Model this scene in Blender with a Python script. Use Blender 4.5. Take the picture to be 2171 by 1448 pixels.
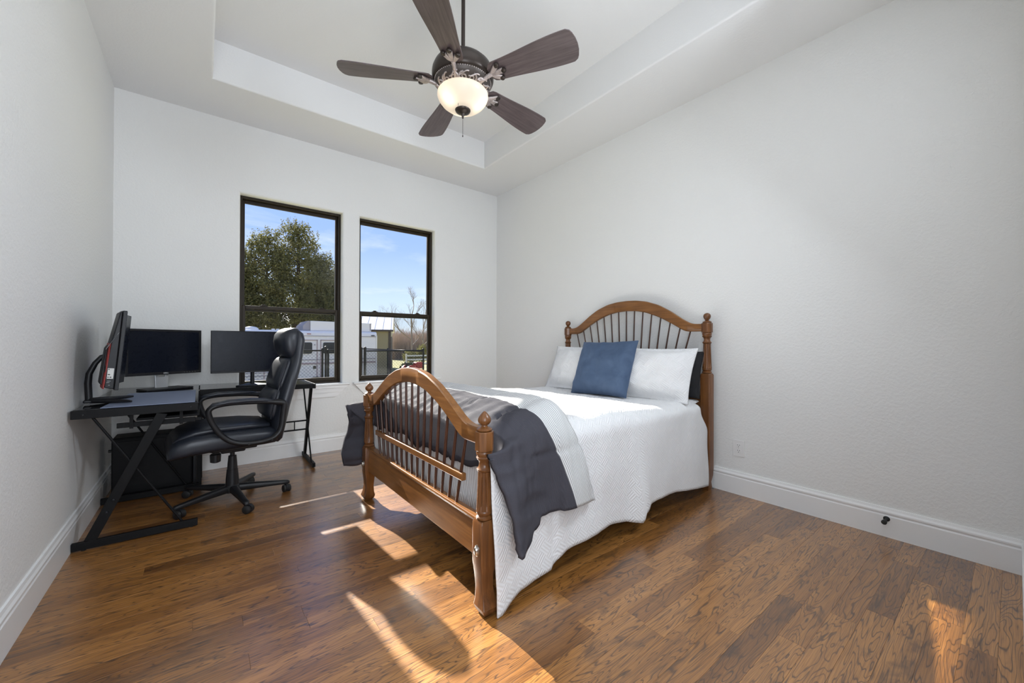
import bpy, bmesh, math, random
from mathutils import Vector, Matrix, noise
random.seed(11)
for o in list(bpy.data.objects): bpy.data.objects.remove(o)
scn = bpy.context.scene
COL = scn.collection
PI = math.pi
def R(a): return math.radians(a)

# ------------------------------------------------------------------ camera
CAM_Z = 1.094
cam_d = bpy.data.cameras.new('camera'); cam = bpy.data.objects.new('camera', cam_d); COL.objects.link(cam)
cam_d.sensor_width = 36.0; cam_d.lens = 36.0 * 835.87 / 2171; cam_d.clip_start = 0.02; cam_d.clip_end = 400
yaw, pitch, roll = .6645, .0042, -.0038
hf = Vector((math.sin(yaw), math.cos(yaw), 0)); rt = Vector((math.cos(yaw), -math.sin(yaw), 0)); zz = Vector((0, 0, 1))
fw = math.cos(pitch) * hf + math.sin(pitch) * zz
up = -math.sin(pitch) * hf + math.cos(pitch) * zz
rt2 = math.cos(roll) * rt - math.sin(roll) * up; up2 = math.sin(roll) * rt + math.cos(roll) * up
M = Matrix((rt2, up2, -fw)).transposed().to_4x4(); M.translation = Vector((0, 0, CAM_Z))
cam.matrix_world = M
scn.camera = cam

# ------------------------------------------------------------------ view, sky, sun, lights
vs = scn.view_settings
scn.display_settings.display_device = 'sRGB'
vs.view_transform = 'Standard'; vs.look = 'None'; vs.gamma = 1.0; vs.use_curve_mapping = False
vs.exposure = 0.08
EXP_SKY, SUN_E = 1.14, 19.0
w = bpy.data.worlds.new('sky'); scn.world = w; w.use_nodes = True
nt = w.node_tree; nt.nodes.clear()
N = nt.nodes.new; L = nt.links.new
out = N('ShaderNodeOutputWorld'); bg = N('ShaderNodeBackground'); tc = N('ShaderNodeTexCoord')
sep = N('ShaderNodeSeparateXYZ'); L(tc.outputs['Generated'], sep.inputs[0])
ramp = N('ShaderNodeValToRGB'); L(sep.outputs['Z'], ramp.inputs[0])
e = ramp.color_ramp.elements
e[0].position = 0.0; e[0].color = (.74, .84, .95, 1)
e[1].position = 1.0; e[1].color = (.14, .30, .80, 1)
for p, c in ((.10, (.62, .77, .97, 1)), (.22, (.39, .56, 1.0, 1)), (.40, (.27, .44, 1.0, 1))):
    k = e.new(p); k.color = c
mp = N('ShaderNodeMapping'); mp.inputs['Scale'].default_value = (1.6, 1.0, 6.5); mp.inputs['Rotation'].default_value = (0, .35, 0)
L(tc.outputs['Generated'], mp.inputs[0])
nz = N('ShaderNodeTexNoise'); nz.inputs['Scale'].default_value = 2.1; nz.inputs['Detail'].default_value = 9; nz.inputs['Roughness'].default_value = .62; nz.inputs['Distortion'].default_value = .5
L(mp.outputs[0], nz.inputs['Vector'])
cr = N('ShaderNodeValToRGB'); cr.color_ramp.elements[0].position = .47; cr.color_ramp.elements[1].position = .76
cr.color_ramp.elements[1].color = (.75, .75, .75, 1)
L(nz.outputs[0], cr.inputs[0])
mx = N('ShaderNodeMix'); mx.data_type = 'RGBA'; L(cr.outputs[0], mx.inputs[0]); L(ramp.outputs[0], mx.inputs[6]); mx.inputs[7].default_value = (.93, .96, 1, 1)
L(mx.outputs[2], bg.inputs[0]); bg.inputs[1].default_value = EXP_SKY; L(bg.outputs[0], out.inputs[0])

SUN_DIR = Vector((.078, -1, -.557)).normalized()
sd = bpy.data.lights.new('sun', 'SUN'); sd.energy = SUN_E; sd.angle = R(.6); sd.color = (1, .94, .86)
so = bpy.data.objects.new('sun', sd); COL.objects.link(so); so.rotation_euler = SUN_DIR.to_track_quat('-Z', 'Y').to_euler(); so.location = (1, 12, 9)

def area(name, loc, tgt, sx, sy, power, col=(1, 1, 1)):
    d = bpy.data.lights.new(name, 'AREA'); d.shape = 'RECTANGLE'; d.size = sx; d.size_y = sy; d.energy = power; d.color = col
    o = bpy.data.objects.new(name, d); COL.objects.link(o); o.location = loc
    o.rotation_euler = (Vector(tgt) - Vector(loc)).to_track_quat('-Z', 'Y').to_euler()
    return o
FILL = (.83, .905, 1)
area('doorway_fill', (.03, -.40, 1.45), (.75, 3, 1.75), .85, 1.9, 16, FILL)  # added fill behind the camera, stands for no real lamp in the hall
area('doorway_fill_high', (.03, -.42, 1.45), (.1, 3, 2.6), .85, 1.9, 28, FILL)  # second added fill at the doorway, aimed higher to lift ceiling and left wall
area('overhead_fill', (.95, 1.15, 3.335), (.95, 1.15, 0), 1.2, 1.0, 3.5, FILL)  # unseen overhead fill, added to brighten the room; no downlight is fitted here
area('side_fill', (2.36, .12, 2.55), (-.5, 1.9, 1.1), .3, .6, 30, FILL)  # unseen fill put in to brighten the left wall, no wall lamp there

# ------------------------------------------------------------------ material kit
MATS = {}
class NT:
    def __init__(s, name):
        s.m = bpy.data.materials.new(name); s.m.use_nodes = True; s.t = s.m.node_tree; s.t.nodes.clear()
        s.out = s.n('ShaderNodeOutputMaterial')
    def n(s, typ, **kw):
        x = s.t.nodes.new(typ)
        for k, v in kw.items(): setattr(x, k, v)
        return x
    def l(s, a, b): s.t.links.new(a, b)
    def put(s, inp, v):
        if hasattr(v, 'is_linked') or hasattr(v, 'links'): s.l(v, inp)
        else: inp.default_value = v
    def math(s, op, a, b=0.0, c=None):
        x = s.n('ShaderNodeMath', operation=op); s.put(x.inputs[0], a); s.put(x.inputs[1], b)
        if c is not None: s.put(x.inputs[2], c)
        return x.outputs[0]
    def mix(s, f, a, b):
        x = s.n('ShaderNodeMix', data_type='RGBA'); s.put(x.inputs[0], f); s.put(x.inputs[6], a); s.put(x.inputs[7], b); return x.outputs[2]
    def noise(s, vec, scale, detail=2, rough=.5, dist=0):
        x = s.n('ShaderNodeTexNoise'); s.put(x.inputs['Vector'], vec); x.inputs['Scale'].default_value = scale
        x.inputs['Detail'].default_value = detail; x.inputs['Roughness'].default_value = rough; x.inputs['Distortion'].default_value = dist
        return x.outputs[0]
    def map(s, vec, sc=(1, 1, 1), rot=(0, 0, 0), loc=(0, 0, 0)):
        x = s.n('ShaderNodeMapping'); s.put(x.inputs[0], vec); x.inputs['Scale'].default_value = sc; x.inputs['Rotation'].default_value = rot; x.inputs['Location'].default_value = loc
        return x.outputs[0]
    def ramp(s, f, stops):
        x = s.n('ShaderNodeValToRGB'); s.put(x.inputs[0], f); e = x.color_ramp.elements
        while len(e) < len(stops): e.new(.5)
        for k, (p, c) in zip(e, stops): k.position = p; k.color = c if len(c) == 4 else (*c, 1)
        return x.outputs[0]
    def bump(s, h, strength=.3, dist=.01):
        x = s.n('ShaderNodeBump'); s.put(x.inputs['Height'], h); x.inputs['Strength'].default_value = strength; x.inputs['Distance'].default_value = dist
        return x.outputs[0]
    def pbsdf(s, col=(.5, .5, .5, 1), rough=.5, metal=0, spec=.5, normal=None, **kw):
        b = s.n('ShaderNodeBsdfPrincipled'); s.put(b.inputs['Base Color'], col if not isinstance(col, tuple) or len(col) == 4 else (*col, 1))
        s.put(b.inputs['Roughness'], rough); b.inputs['Metallic'].default_value = metal; b.inputs['Specular IOR Level'].default_value = spec
        if normal is not None: s.l(normal, b.inputs['Normal'])
        for k, v in kw.items(): s.put(b.inputs[k.replace('_', ' ')], v)
        s.l(b.outputs[0], s.out.inputs[0]); return b
    def obj(s): return s.n('ShaderNodeTexCoord').outputs['Object']
    def uv(s): return s.n('ShaderNodeTexCoord').outputs['UV']

def plain(name, col, rough=.5, metal=0, spec=.5, var=.06, vscale=30, bump=0, bscale=200, **kw):
    t = NT(name); o = t.obj(); f = t.noise(o, vscale, 3)
    c1 = tuple(max(0, x * (1 - var)) for x in col) + (1,); c2 = tuple(min(1, x * (1 + var)) for x in col) + (1,)
    nrm = t.bump(t.noise(o, bscale, 2), bump, .002) if bump else None
    t.pbsdf(t.mix(f, c1, c2), t.math('ADD', rough - .04, t.math('MULTIPLY', f, .08)), metal, spec, nrm, **kw)
    MATS[name] = t.m; return t.m

def m_wall(name, col, strength):
    t = NT(name); o = t.obj()
    f = t.noise(o, 62, 3, .55, .4); f2 = t.ramp(f, ((.40, (0, 0, 0)), (.62, (1, 1, 1))))
    h = t.math('ADD', f2, t.math('MULTIPLY', t.noise(o, 190, 2), .35))
    t.pbsdf((*col, 1), .62, 0, .3, t.bump(h, strength, .004)); MATS[name] = t.m
m_wall('wall_paint', (.80, .80, .785), .20)
m_wall('ceiling_paint', (.82, .82, .815), .08)
plain('trim_paint', (.84, .84, .835), .32, var=.01)
plain('reveal_paint', (.84, .84, .835), .45, var=.01)

def m_floor():
    t = NT('floor_wood'); oi = t.n('ShaderNodeObjectInfo'); rnd = oi.outputs['Random']
    cmb = t.n('ShaderNodeCombineXYZ'); t.l(t.math('MULTIPLY', rnd, 61.7), cmb.inputs[0]); t.l(t.math('MULTIPLY', rnd, 113.3), cmb.inputs[1])
    t.l(t.math('MULTIPLY', rnd, 37.1), cmb.inputs[2])
    va = t.n('ShaderNodeVectorMath', operation='ADD'); t.l(t.obj(), va.inputs[0]); t.l(cmb.outputs[0], va.inputs[1]); o = va.outputs[0]
    n1 = t.noise(t.map(o, (1.25, 10.5, 1)), 1.0, 3.2, .50, .40)
    rings = t.math('SINE', t.math('MULTIPLY', n1, 150))
    dark = t.ramp(rings, ((.40, (0, 0, 0)), (.80, (.30, .30, .30)), (1.0, (1, 1, 1))))
    fib = t.noise(t.map(o, (6, 330, 1)), 1.0, 3, .65)
    blot = t.ramp(t.noise(t.map(o, (3.6, 13, 1)), 1.0, 4, .62, .9), ((.56, (0, 0, 0)), (.70, (1, 1, 1))))
    per = t.n('ShaderNodeTexWhiteNoise', noise_dimensions='1D'); t.l(rnd, per.inputs['W']); pv = per.outputs[0]
    mid = t.noise(t.map(o, (1.5, 26, 1)), 1.0, 3, .6)
    base = t.ramp(t.math('ADD', t.math('MULTIPLY', pv, .46), t.math('MULTIPLY', mid, .54)), ((.18, (.175, .068, .014)), (.42, (.300, .125, .027)), (.62, (.400, .175, .041)), (.85, (.500, .230, .062))))
    fine = t.ramp(fib, ((.32, (.46, .42, .38)), (.60, (1, 1, 1))))
    x = t.n('ShaderNodeMix', data_type='RGBA', blend_type='MULTIPLY'); x.inputs[0].default_value = .9; t.l(base, x.inputs[6]); t.l(fine, x.inputs[7])
    c = t.mix(t.math('MULTIPLY', dark, t.math('ADD', .30, t.math('MULTIPLY', mid, .85))), x.outputs[2], (.030, .012, .005, 1))
    c = t.mix(t.math('MULTIPLY', blot, .62), c, (.026, .012, .007, 1))
    wav = t.noise(t.map(o, (1.2, 22, 1)), 1.0, 1)
    scr = t.noise(t.map(o, (26, 5, 1)), 1.0, 1)
    h = t.math('ADD', t.math('MULTIPLY', dark, -.22), t.math('ADD', t.math('MULTIPLY', fib, .34), t.math('ADD', t.math('MULTIPLY', wav, 2.0), t.math('MULTIPLY', scr, .30))))
    t.pbsdf(c, t.math('ADD', .30, t.math('MULTIPLY', fib, .16)), 0, .40, t.bump(h, .32, .003), Coat_Weight=1.0, Coat_Roughness=.24, Coat_IOR=1.62); MATS['floor_wood'] = t.m
m_floor()

def m_wood(name, cd, cm, cl, axis=0, rough=.3, scale=1.0, gloss=.5):
    t = NT(name); o = t.obj(); sc = [34, 34, 34]; sc[axis] = 2.2; sf = [260, 260, 260]; sf[axis] = 7
    n = t.noise(t.map(o, tuple(v * scale for v in sc)), 1, 4, .6, .7); f = t.noise(t.map(o, tuple(sf)), 1, 2)
    big = t.noise(o, 5, 2)
    v = t.math('ADD', t.math('MULTIPLY', n, .55), t.math('ADD', t.math('MULTIPLY', f, .2), t.math('MULTIPLY', big, .25)))
    t.pbsdf(t.ramp(v, ((.30, cd), (.50, cm), (.70, cl))), rough, 0, gloss, t.bump(f, .06, .001)); MATS[name] = t.m
OAK = ((.098, .036, .010), (.205, .083, .022), (.335, .150, .045))
m_wood('bed_wood', *OAK, axis=1)
m_wood('bed_wood_up', (.062, .022, .007), (.145, .055, .016), (.25, .102, .031), axis=2)
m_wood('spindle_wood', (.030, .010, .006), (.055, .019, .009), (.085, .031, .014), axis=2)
m_wood('fan_wood', (.050, .035, .035), (.100, .072, .072), (.160, .122, .124), axis=0, rough=.40, scale=1.6)

def basket(t, uv, cell=.055, stripe=.0135, ang=45):
    v = t.map(uv, (1, 1, 1), (0, 0, R(ang))); sp = t.n('ShaderNodeSeparateXYZ'); t.l(v, sp.inputs[0])
    ch = t.n('ShaderNodeTexChecker'); t.l(v, ch.inputs['Vector']); ch.inputs['Scale'].default_value = 1 / cell
    sx = t.math('SINE', t.math('MULTIPLY', sp.outputs[0], 2 * PI / stripe)); sy = t.math('SINE', t.math('MULTIPLY', sp.outputs[1], 2 * PI / stripe))
    m = t.n('ShaderNodeMix', data_type='FLOAT'); t.l(ch.outputs['Fac'], m.inputs[0]); t.l(sx, m.inputs[2]); t.l(sy, m.inputs[3])
    return m.outputs[0]
def m_quilt(name, ang):
    t = NT(name); uv = t.uv(); b = basket(t, uv, .056, .0140, ang)
    h = t.math('ADD', b, t.math('MULTIPLY', t.noise(uv, 26, 4), 2.0))
    t.pbsdf((.74, .74, .745, 1), .85, 0, .2, t.bump(h, .27, .0040), Sheen_Weight=.1); MATS[name] = t.m
m_quilt('quilt_cloth', 45); m_quilt('sham_cloth', 30)
def m_comf():
    t = NT('comforter_cloth'); uv = t.uv(); sp = t.n('ShaderNodeSeparateXYZ'); t.l(uv, sp.inputs[0])
    st = t.math('SINE', t.math('MULTIPLY', sp.outputs[0], 2 * PI / .013)); amp = t.math('GREATER_THAN', sp.outputs[0], .20)
    wv = t.noise(t.map(uv, (900, 900, 900)), 1, 1)
    h = t.math('ADD', t.math('MULTIPLY', t.math('MULTIPLY', st, amp), .6), t.math('ADD', t.math('MULTIPLY', wv, .7), t.math('MULTIPLY', t.noise(t.map(uv, (30, 9, 1)), 1, 3), 1.4)))
    t.pbsdf(t.mix(t.noise(uv, 400, 1), (.045, .044, .053, 1), (.078, .076, .090, 1)), .72, 0, .06, t.bump(h, .5, .002)); MATS['comforter_cloth'] = t.m
    t = NT('striped_cloth'); uv = t.uv(); sp = t.n('ShaderNodeSeparateXYZ'); t.l(uv, sp.inputs[0])
    wob = t.math('MULTIPLY', t.noise(t.map(uv, (1, 30, 1)), 1, 2), .0012)
    st = t.math('SINE', t.math('MULTIPLY', t.math('ADD', sp.outputs[0], wob), 2 * PI / .0098))
    f = t.ramp(st, ((.70, (0, 0, 0)), (.86, (1, 1, 1))))
    t.pbsdf(t.mix(f, (.66, .66, .66, 1), (.070, .075, .090, 1)), .8, 0, .2, t.bump(st, .16, .0020)); MATS['striped_cloth'] = t.m
m_comf()
def m_velvet(name, c1, c2, sheen=.8):
    t = NT(name); o = t.obj(); f = t.noise(o, 9, 3, .6, .6)
    t.pbsdf(t.mix(f, (*c1, 1), (*c2, 1)), .72, 0, .25, t.bump(t.noise(o, 16, 4), .25, .01), Sheen_Weight=sheen, Sheen_Roughness=.35, Sheen_Tint=(.45, .6, 1, 1)); MATS[name] = t.m
m_velvet('blue_velvet', (.028, .050, .098), (.090, .135, .220), .15)
plain('black_cloth', (.010, .010, .012), .85, bump=.3, bscale=120)
plain('leather', (.016, .019, .027), .37, spec=.5, bump=.14, bscale=330, var=.15)
plain('chair_plastic', (.011, .011, .0125), .42, spec=.4, bump=.06, bscale=500)
plain('black_metal', (.006, .006, .0065), .5, spec=.16, bump=.05, bscale=600)
plain('dark_glass', (.012, .013, .014), .06, spec=.9, var=.02)
plain('desk_mat', (.18, .215, .31), .55, bump=.1, bscale=900)
plain('monitor_plastic', (.010, .010, .012), .42, spec=.3)
plain('monitor_screen', (.007, .009, .016), .28, spec=.13, var=.02)
plain('monitor_red', (.30, .018, .014), .4)
plain('silver_plastic', (.52, .53, .54), .35, metal=.5)
plain('grey_print', (.16, .165, .17), .4)
plain('paper_label', (.62, .62, .60), .6)
plain('logo_silver', (.75, .76, .78), .4)
plain('pc_black', (.006, .006, .007), .5, spec=.2, bump=.05, bscale=500)
plain('bronze_frame', (.022, .014, .006), .45, spec=.25)
plain('fan_bronze', (.045, .034, .028), .36, metal=.55)
plain('fan_band', (.075, .062, .055), .45, metal=.4)
plain('fan_pewter', (.46, .40, .38), .40, metal=.55, bump=.3, bscale=90, var=.5, vscale=70)
plain('white_plastic', (.80, .79, .78), .35, var=.01)
plain('black_rubber', (.010, .010, .010), .6)
plain('chrome', (.55, .52, .48), .25, metal=1)
# glass
t = NT('window_glass'); tr = t.n('ShaderNodeBsdfTransparent'); gl = t.n('ShaderNodeBsdfGlossy'); gl.inputs['Roughness'].default_value = .0
tr.inputs[0].default_value = (.97, .98, .975, 1); fr = t.n('ShaderNodeFresnel'); fr.inputs[0].default_value = 1.45
ms = t.n('ShaderNodeMixShader'); t.l(t.math('MULTIPLY', fr.outputs[0], .2), ms.inputs[0]); t.l(tr.outputs[0], ms.inputs[1]); t.l(gl.outputs[0], ms.inputs[2]); t.l(ms.outputs[0], t.out.inputs[0]); MATS['window_glass'] = t.m
t = NT('screen_mesh'); tr = t.n('ShaderNodeBsdfTransparent'); df = t.n('ShaderNodeBsdfDiffuse'); df.inputs[0].default_value = (.10, .095, .09, 1)
ms = t.n('ShaderNodeMixShader'); ms.inputs[0].default_value = .06; t.l(tr.outputs[0], ms.inputs[1]); t.l(df.outputs[0], ms.inputs[2]); t.l(ms.outputs[0], t.out.inputs[0]); MATS['screen_mesh'] = t.m
# lit frosted bowl of the fan lamp
t = NT('frosted_bowl'); tl = t.n('ShaderNodeBsdfTranslucent'); tl.inputs[0].default_value = (.90, .82, .70, 1); df = t.n('ShaderNodeBsdfPrincipled'); df.inputs['Base Color'].default_value = (.80, .75, .68, 1); df.inputs['Roughness'].default_value = .3
f = t.noise(t.obj(), 9, 3); ms = t.n('ShaderNodeMixShader'); t.l(t.math('ADD', .42, t.math('MULTIPLY', f, .16)), ms.inputs[0]); t.l(df.outputs[0], ms.inputs[1]); t.l(tl.outputs[0], ms.inputs[2]); t.l(ms.outputs[0], t.out.inputs[0]); MATS['frosted_bowl'] = t.m
# outdoors
plain('trailer_white', (.87, .79, .71), .4, var=.03, vscale=3)
plain('trailer_trim', (.42, .30, .28), .5)
plain('trailer_grey', (.36, .32, .32), .5)
plain('trailer_window', (.012, .012, .012), .15)
plain('fence_black', (.005, .005, .0055), .5, spec=.25)
plain('barn_tan', (.36, .29, .15), .6, var=.04, vscale=2)
plain('barn_roof', (.70, .68, .66), .45, var=.03, vscale=2)
plain('barn_brown', (.075, .052, .036), .6)
plain('bark', (.075, .05, .035), .9, var=.4, vscale=12)
plain('bare_bark', (.22, .18, .145), .9, var=.3, vscale=8)
plain('tractor_red', (.36, .03, .03), .4)
plain('tyre', (.014, .014, .014), .8)
plain('fence_white', (.78, .78, .78), .6)
plain('gravel', (.42, .38, .34), .9, var=.25, vscale=9)
t = NT('lawn'); o = t.obj(); f = t.noise(o, .6, 5); g = t.noise(o, 14, 4)
c = t.mix(f, (.34, .33, .15, 1), (.48, .44, .26, 1)); t.pbsdf(t.mix(t.math('MULTIPLY', g, .5), c, (.22, .22, .09, 1)), .95, 0, .1); MATS['lawn'] = t.m
def m_leaf(name, c1, c2, tr_w=.35):
    t = NT(name); g = t.n('ShaderNodeNewGeometry'); o = t.obj(); f = t.noise(o, 1.1, 3); k = t.math('ADD', t.math('MULTIPLY', g.outputs['Random Per Island'], .6), t.math('MULTIPLY', f, .4))
    c = t.mix(k, (*c1, 1), (*c2, 1)); d = t.n('ShaderNodeBsdfDiffuse'); t.l(c, d.inputs[0]); tl = t.n('ShaderNodeBsdfTranslucent'); t.l(c, tl.inputs[0])
    ms = t.n('ShaderNodeMixShader'); ms.inputs[0].default_value = tr_w; t.l(d.outputs[0], ms.inputs[1]); t.l(tl.outputs[0], ms.inputs[2]); t.l(ms.outputs[0], t.out.inputs[0]); MATS[name] = t.m
m_leaf('cedar_leaf', (.065, .072, .026), (.25, .225, .090))
m_leaf('brush_twig', (.34, .27, .21), (.60, .49, .39), .35)
m_leaf('shrub_leaf', (.10, .11, .035), (.24, .22, .09))

# ------------------------------------------------------------------ mesh kit
def link(name, me, mat=None, parent=None, loc=None, smooth=None):
    o = bpy.data.objects.new(name, me); COL.objects.link(o)
    if mat is not None: me.materials.append(MATS[mat])
    if parent is not None: o.parent = parent
    if loc is not None: o.location = loc
    if smooth is not None: smooth_by(me, smooth)
    return o
def smooth_by(me, ang):
    me.polygons.foreach_set('use_smooth', [True] * len(me.polygons))
    if ang < 170:
        bm = bmesh.new(); bm.from_mesh(me)
        for ed in bm.edges:
            if len(ed.link_faces) == 2 and ed.calc_face_angle(0) > R(ang): ed.smooth = False
        bm.to_mesh(me); bm.free()
def tag(o, label=None, cat=None, group=None, kind=None):
    if label: o['label'] = label
    if cat: o['category'] = cat
    if group: o['group'] = group
    if kind: o['kind'] = kind
    return o
def empty(name, loc=(0, 0, 0), rz=0, label=None, cat=None, group=None, parent=None):
    o = bpy.data.objects.new(name, None); COL.objects.link(o); o.location = loc; o.rotation_euler = (0, 0, rz); o.empty_display_size = .1
    if parent is not None: o.parent = parent
    return tag(o, label, cat, group)

class MB:
    def __init__(s): s.v = []; s.f = []; s.uvs = None
    def add(s, vs, fs):
        b = len(s.v); s.v += [tuple(x) for x in vs]; s.f += [tuple(b + i for i in f) for f in fs]; return s
    def box(s, x0, x1, y0, y1, z0, z1):
        return s.add([(x0, y0, z0), (x1, y0, z0), (x1, y1, z0), (x0, y1, z0), (x0, y0, z1), (x1, y0, z1), (x1, y1, z1), (x0, y1, z1)],
                     [(3, 2, 1, 0), (4, 5, 6, 7), (0, 1, 5, 4), (1, 2, 6, 5), (2, 3, 7, 6), (3, 0, 4, 7)])
    def bar(s, a, b, wd, th, ref=(0, 0, 1)):
        a = Vector(a); b = Vector(b); d = (b - a).normalized(); r = Vector(ref)
        x = d.cross(r); x = x.normalized() if x.length > 1e-6 else Vector((1, 0, 0)); y = x.cross(d).normalized()
        q = [a + x * sx * wd / 2 + y * sy * th / 2 for sx, sy in ((-1, -1), (1, -1), (1, 1), (-1, 1))] + [b + x * sx * wd / 2 + y * sy * th / 2 for sx, sy in ((-1, -1), (1, -1), (1, 1), (-1, 1))]
        return s.add(q, [(3, 2, 1, 0), (4, 5, 6, 7), (0, 1, 5, 4), (1, 2, 6, 5), (2, 3, 7, 6), (3, 0, 4, 7)])
    def tube(s, pts, rad, n=8, caps=True, closed=False):
        pts = [Vector(p) for p in pts]; m = len(pts); rs = rad if isinstance(rad, (list, tuple)) else [rad] * m
        tans = []
        for i in range(m):
            a = pts[(i - 1) % m] if closed or i > 0 else pts[i]; b = pts[(i + 1) % m] if closed or i < m - 1 else pts[i]
            tans.append((b - a).normalized())
        t0 = tans[0]; ref = Vector((0, 0, 1)) if abs(t0.z) < .9 else Vector((1, 0, 0)); x = t0.cross(ref).normalized()
        b0 = len(s.v)
        for i in range(m):
            t = tans[i]; x = (x - t * x.dot(t)).normalized(); y = t.cross(x)
            for k in range(n):
                a = 2 * PI * k / n; s.v.append(tuple(pts[i] + (x * math.cos(a) + y * math.sin(a)) * rs[i]))
        for i in range(m if closed else m - 1):
            j = (i + 1) % m
            for k in range(n): s.f.append((b0 + i * n + k, b0 + i * n + (k + 1) % n, b0 + j * n + (k + 1) % n, b0 + j * n + k))
        if caps and not closed:
            s.f.append(tuple(b0 + k for k in reversed(range(n)))); s.f.append(tuple(b0 + (m - 1) * n + k for k in range(n)))
        return s
    def lathe(s, prof, n=24, c=(0, 0, 0), shape=None):
        b0 = len(s.v)
        for r, z in prof:
            for k in range(n):
                a = 2 * PI * k / n; rr = r * (shape(a, z) if shape else 1)
                s.v.append((c[0] + rr * math.cos(a), c[1] + rr * math.sin(a), c[2] + z))
        for i in range(len(prof) - 1):
            for k in range(n): s.f.append((b0 + i * n + k, b0 + i * n + (k + 1) % n, b0 + (i + 1) * n + (k + 1) % n, b0 + (i + 1) * n + k))
        s.f.append(tuple(b0 + k for k in reversed(range(n)))); m = len(prof) - 1; s.f.append(tuple(b0 + m * n + k for k in range(n)))
        return s
    def prism(s, poly, fn, d0, d1):
        """poly: 2-D outline; fn(p, q, d) gives the 3-D point; extruded from d0 to d1"""
        n = len(poly); s.add([fn(p, q, d0) for p, q in poly] + [fn(p, q, d1) for p, q in poly],
                             [tuple(reversed(range(n))), tuple(range(n, 2 * n))] + [(i, (i + 1) % n, n + (i + 1) % n, n + i) for i in range(n)]); return s
    def grid(s, nu, nv, fn, uvfn=None):
        b = len(s.v)
        for j in range(nv + 1):
            for i in range(nu + 1): s.v.append(tuple(fn(i / nu, j / nv)))
        for j in range(nv):
            for i in range(nu):
                k = b + j * (nu + 1) + i; s.f.append((k, k + 1, k + nu + 2, k + nu + 1))
        if uvfn: s.uvs = [uvfn(i / nu, j / nv) for j in range(nv + 1) for i in range(nu + 1)]
        return s
    def loft(s, secs, n=28, ex=4):
        """secs: (cx, cy, cz, hx, hy, axis 'x'|'z', tilt) superellipse sections, capped"""
        b0 = len(s.v)
        for c, A, B, ha, hb in secs:
            c = Vector(c); A = Vector(A); B = Vector(B)
            for k in range(n):
                a = 2 * PI * k / n; ca, sa = math.cos(a), math.sin(a)
                s.v.append(tuple(c + A * ha * math.copysign(abs(ca) ** (2 / ex), ca) + B * hb * math.copysign(abs(sa) ** (2 / ex), sa)))
        m = len(secs)
        for i in range(m - 1):
            for k in range(n): s.f.append((b0 + i * n + k, b0 + i * n + (k + 1) % n, b0 + (i + 1) * n + (k + 1) % n, b0 + (i + 1) * n + k))
        s.f.append(tuple(b0 + k for k in reversed(range(n)))); s.f.append(tuple(b0 + (m - 1) * n + k for k in range(n)))
        return s
    def mesh(s, name):
        me = bpy.data.meshes.new(name); me.from_pydata(s.v, [], s.f); me.update()
        bm = bmesh.new(); bm.from_mesh(me)
        if s.uvs is None: bmesh.ops.recalc_face_normals(bm, faces=bm.faces)
        bm.to_mesh(me); bm.free()
        if s.uvs:
            l = me.uv_layers.new(name='UVMap'); d = []
            for lp in me.loops: d += s.uvs[lp.vertex_index]
            l.data.foreach_set('uv', d)
        return me
    def obj(s, name, mat, parent=None, smooth=None, bevel=0, seg=2, loc=None, kind=None, label=None):
        o = link(name, s.mesh(name), mat, parent, loc, smooth)
        if bevel:
            b = o.modifiers.new('bevel', 'BEVEL'); b.width = bevel; b.segments = seg; b.limit_method = 'ANGLE'; b.angle_limit = R(40); b.harden_normals = False
        return tag(o, label, None, None, kind)
def rrect(x0, x1, y0, y1, r, n=4):
    p = []
    for cx, cy, a0 in ((x1 - r, y1 - r, 0), (x0 + r, y1 - r, 90), (x0 + r, y0 + r, 180), (x1 - r, y0 + r, 270)):
        for k in range(n + 1): a = R(a0 + 90 * k / n); p.append((cx + r * math.cos(a), cy + r * math.sin(a)))
    return p
def interp(tab, x):
    if x <= tab[0][0]: return tab[0][1]
    for (a, p), (b, q) in zip(tab, tab[1:]):
        if x <= b: return p + (q - p) * (x - a) / (b - a)
    return tab[-1][1]
def sm(a, b, x): t = min(1, max(0, (x - a) / (b - a))); return t * t * (3 - 2 * t)
def nz3(x, y, z=0): return noise.noise(Vector((x, y, z)))

# ------------------------------------------------------------------ room shell
XL, XR, YB, YF, ZC, ZT = -.549, 3.079, 4.269, -.034, 3.05, 3.347
TX0, TX1, TY0, TY1 = .047, 2.472, .56, 3.671
WIN = ((.255, 1.125, .68, 2.43), (1.300, 2.170, .68, 2.43))
def structure(o, label): return tag(o, label, None, None, 'structure')
m = MB(); m.box(XL - .15, XR + .15, -2.2, YB + .25, -.12, -.012)
floor = structure(m.obj('floor', 'floor_wood'), 'hand scraped dark oak plank floor of the bedroom')
PW, P0 = .0855, -.004
def plank_mesh(ln):
    h, c, t = ln / 2 - .0002, .0003, .013; y = PW / 2 - .0002
    v = []
    for (dx, z) in ((0, -t), (0, -c), (c, 0)):
        v += [(-h + dx, -y + dx, z), (h - dx, -y + dx, z), (h - dx, y - dx, z), (-h + dx, y - dx, z)]
    f = [(8, 9, 10, 11)]
    for b in (0, 4): f += [(b + i, b + (i + 1) % 4, b + 4 + (i + 1) % 4, b + 4 + i) for i in range(4)]
    me = bpy.data.meshes.new('plank'); me.from_pydata(v, [], f); me.materials.append(MATS['floor_wood']); return me
PL = {round(.50 + .1 * i, 2): None for i in range(9)}
for k in PL: PL[k] = plank_mesh(k)
rp = random.Random(5)
y = P0 - PW * 1.5
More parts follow.
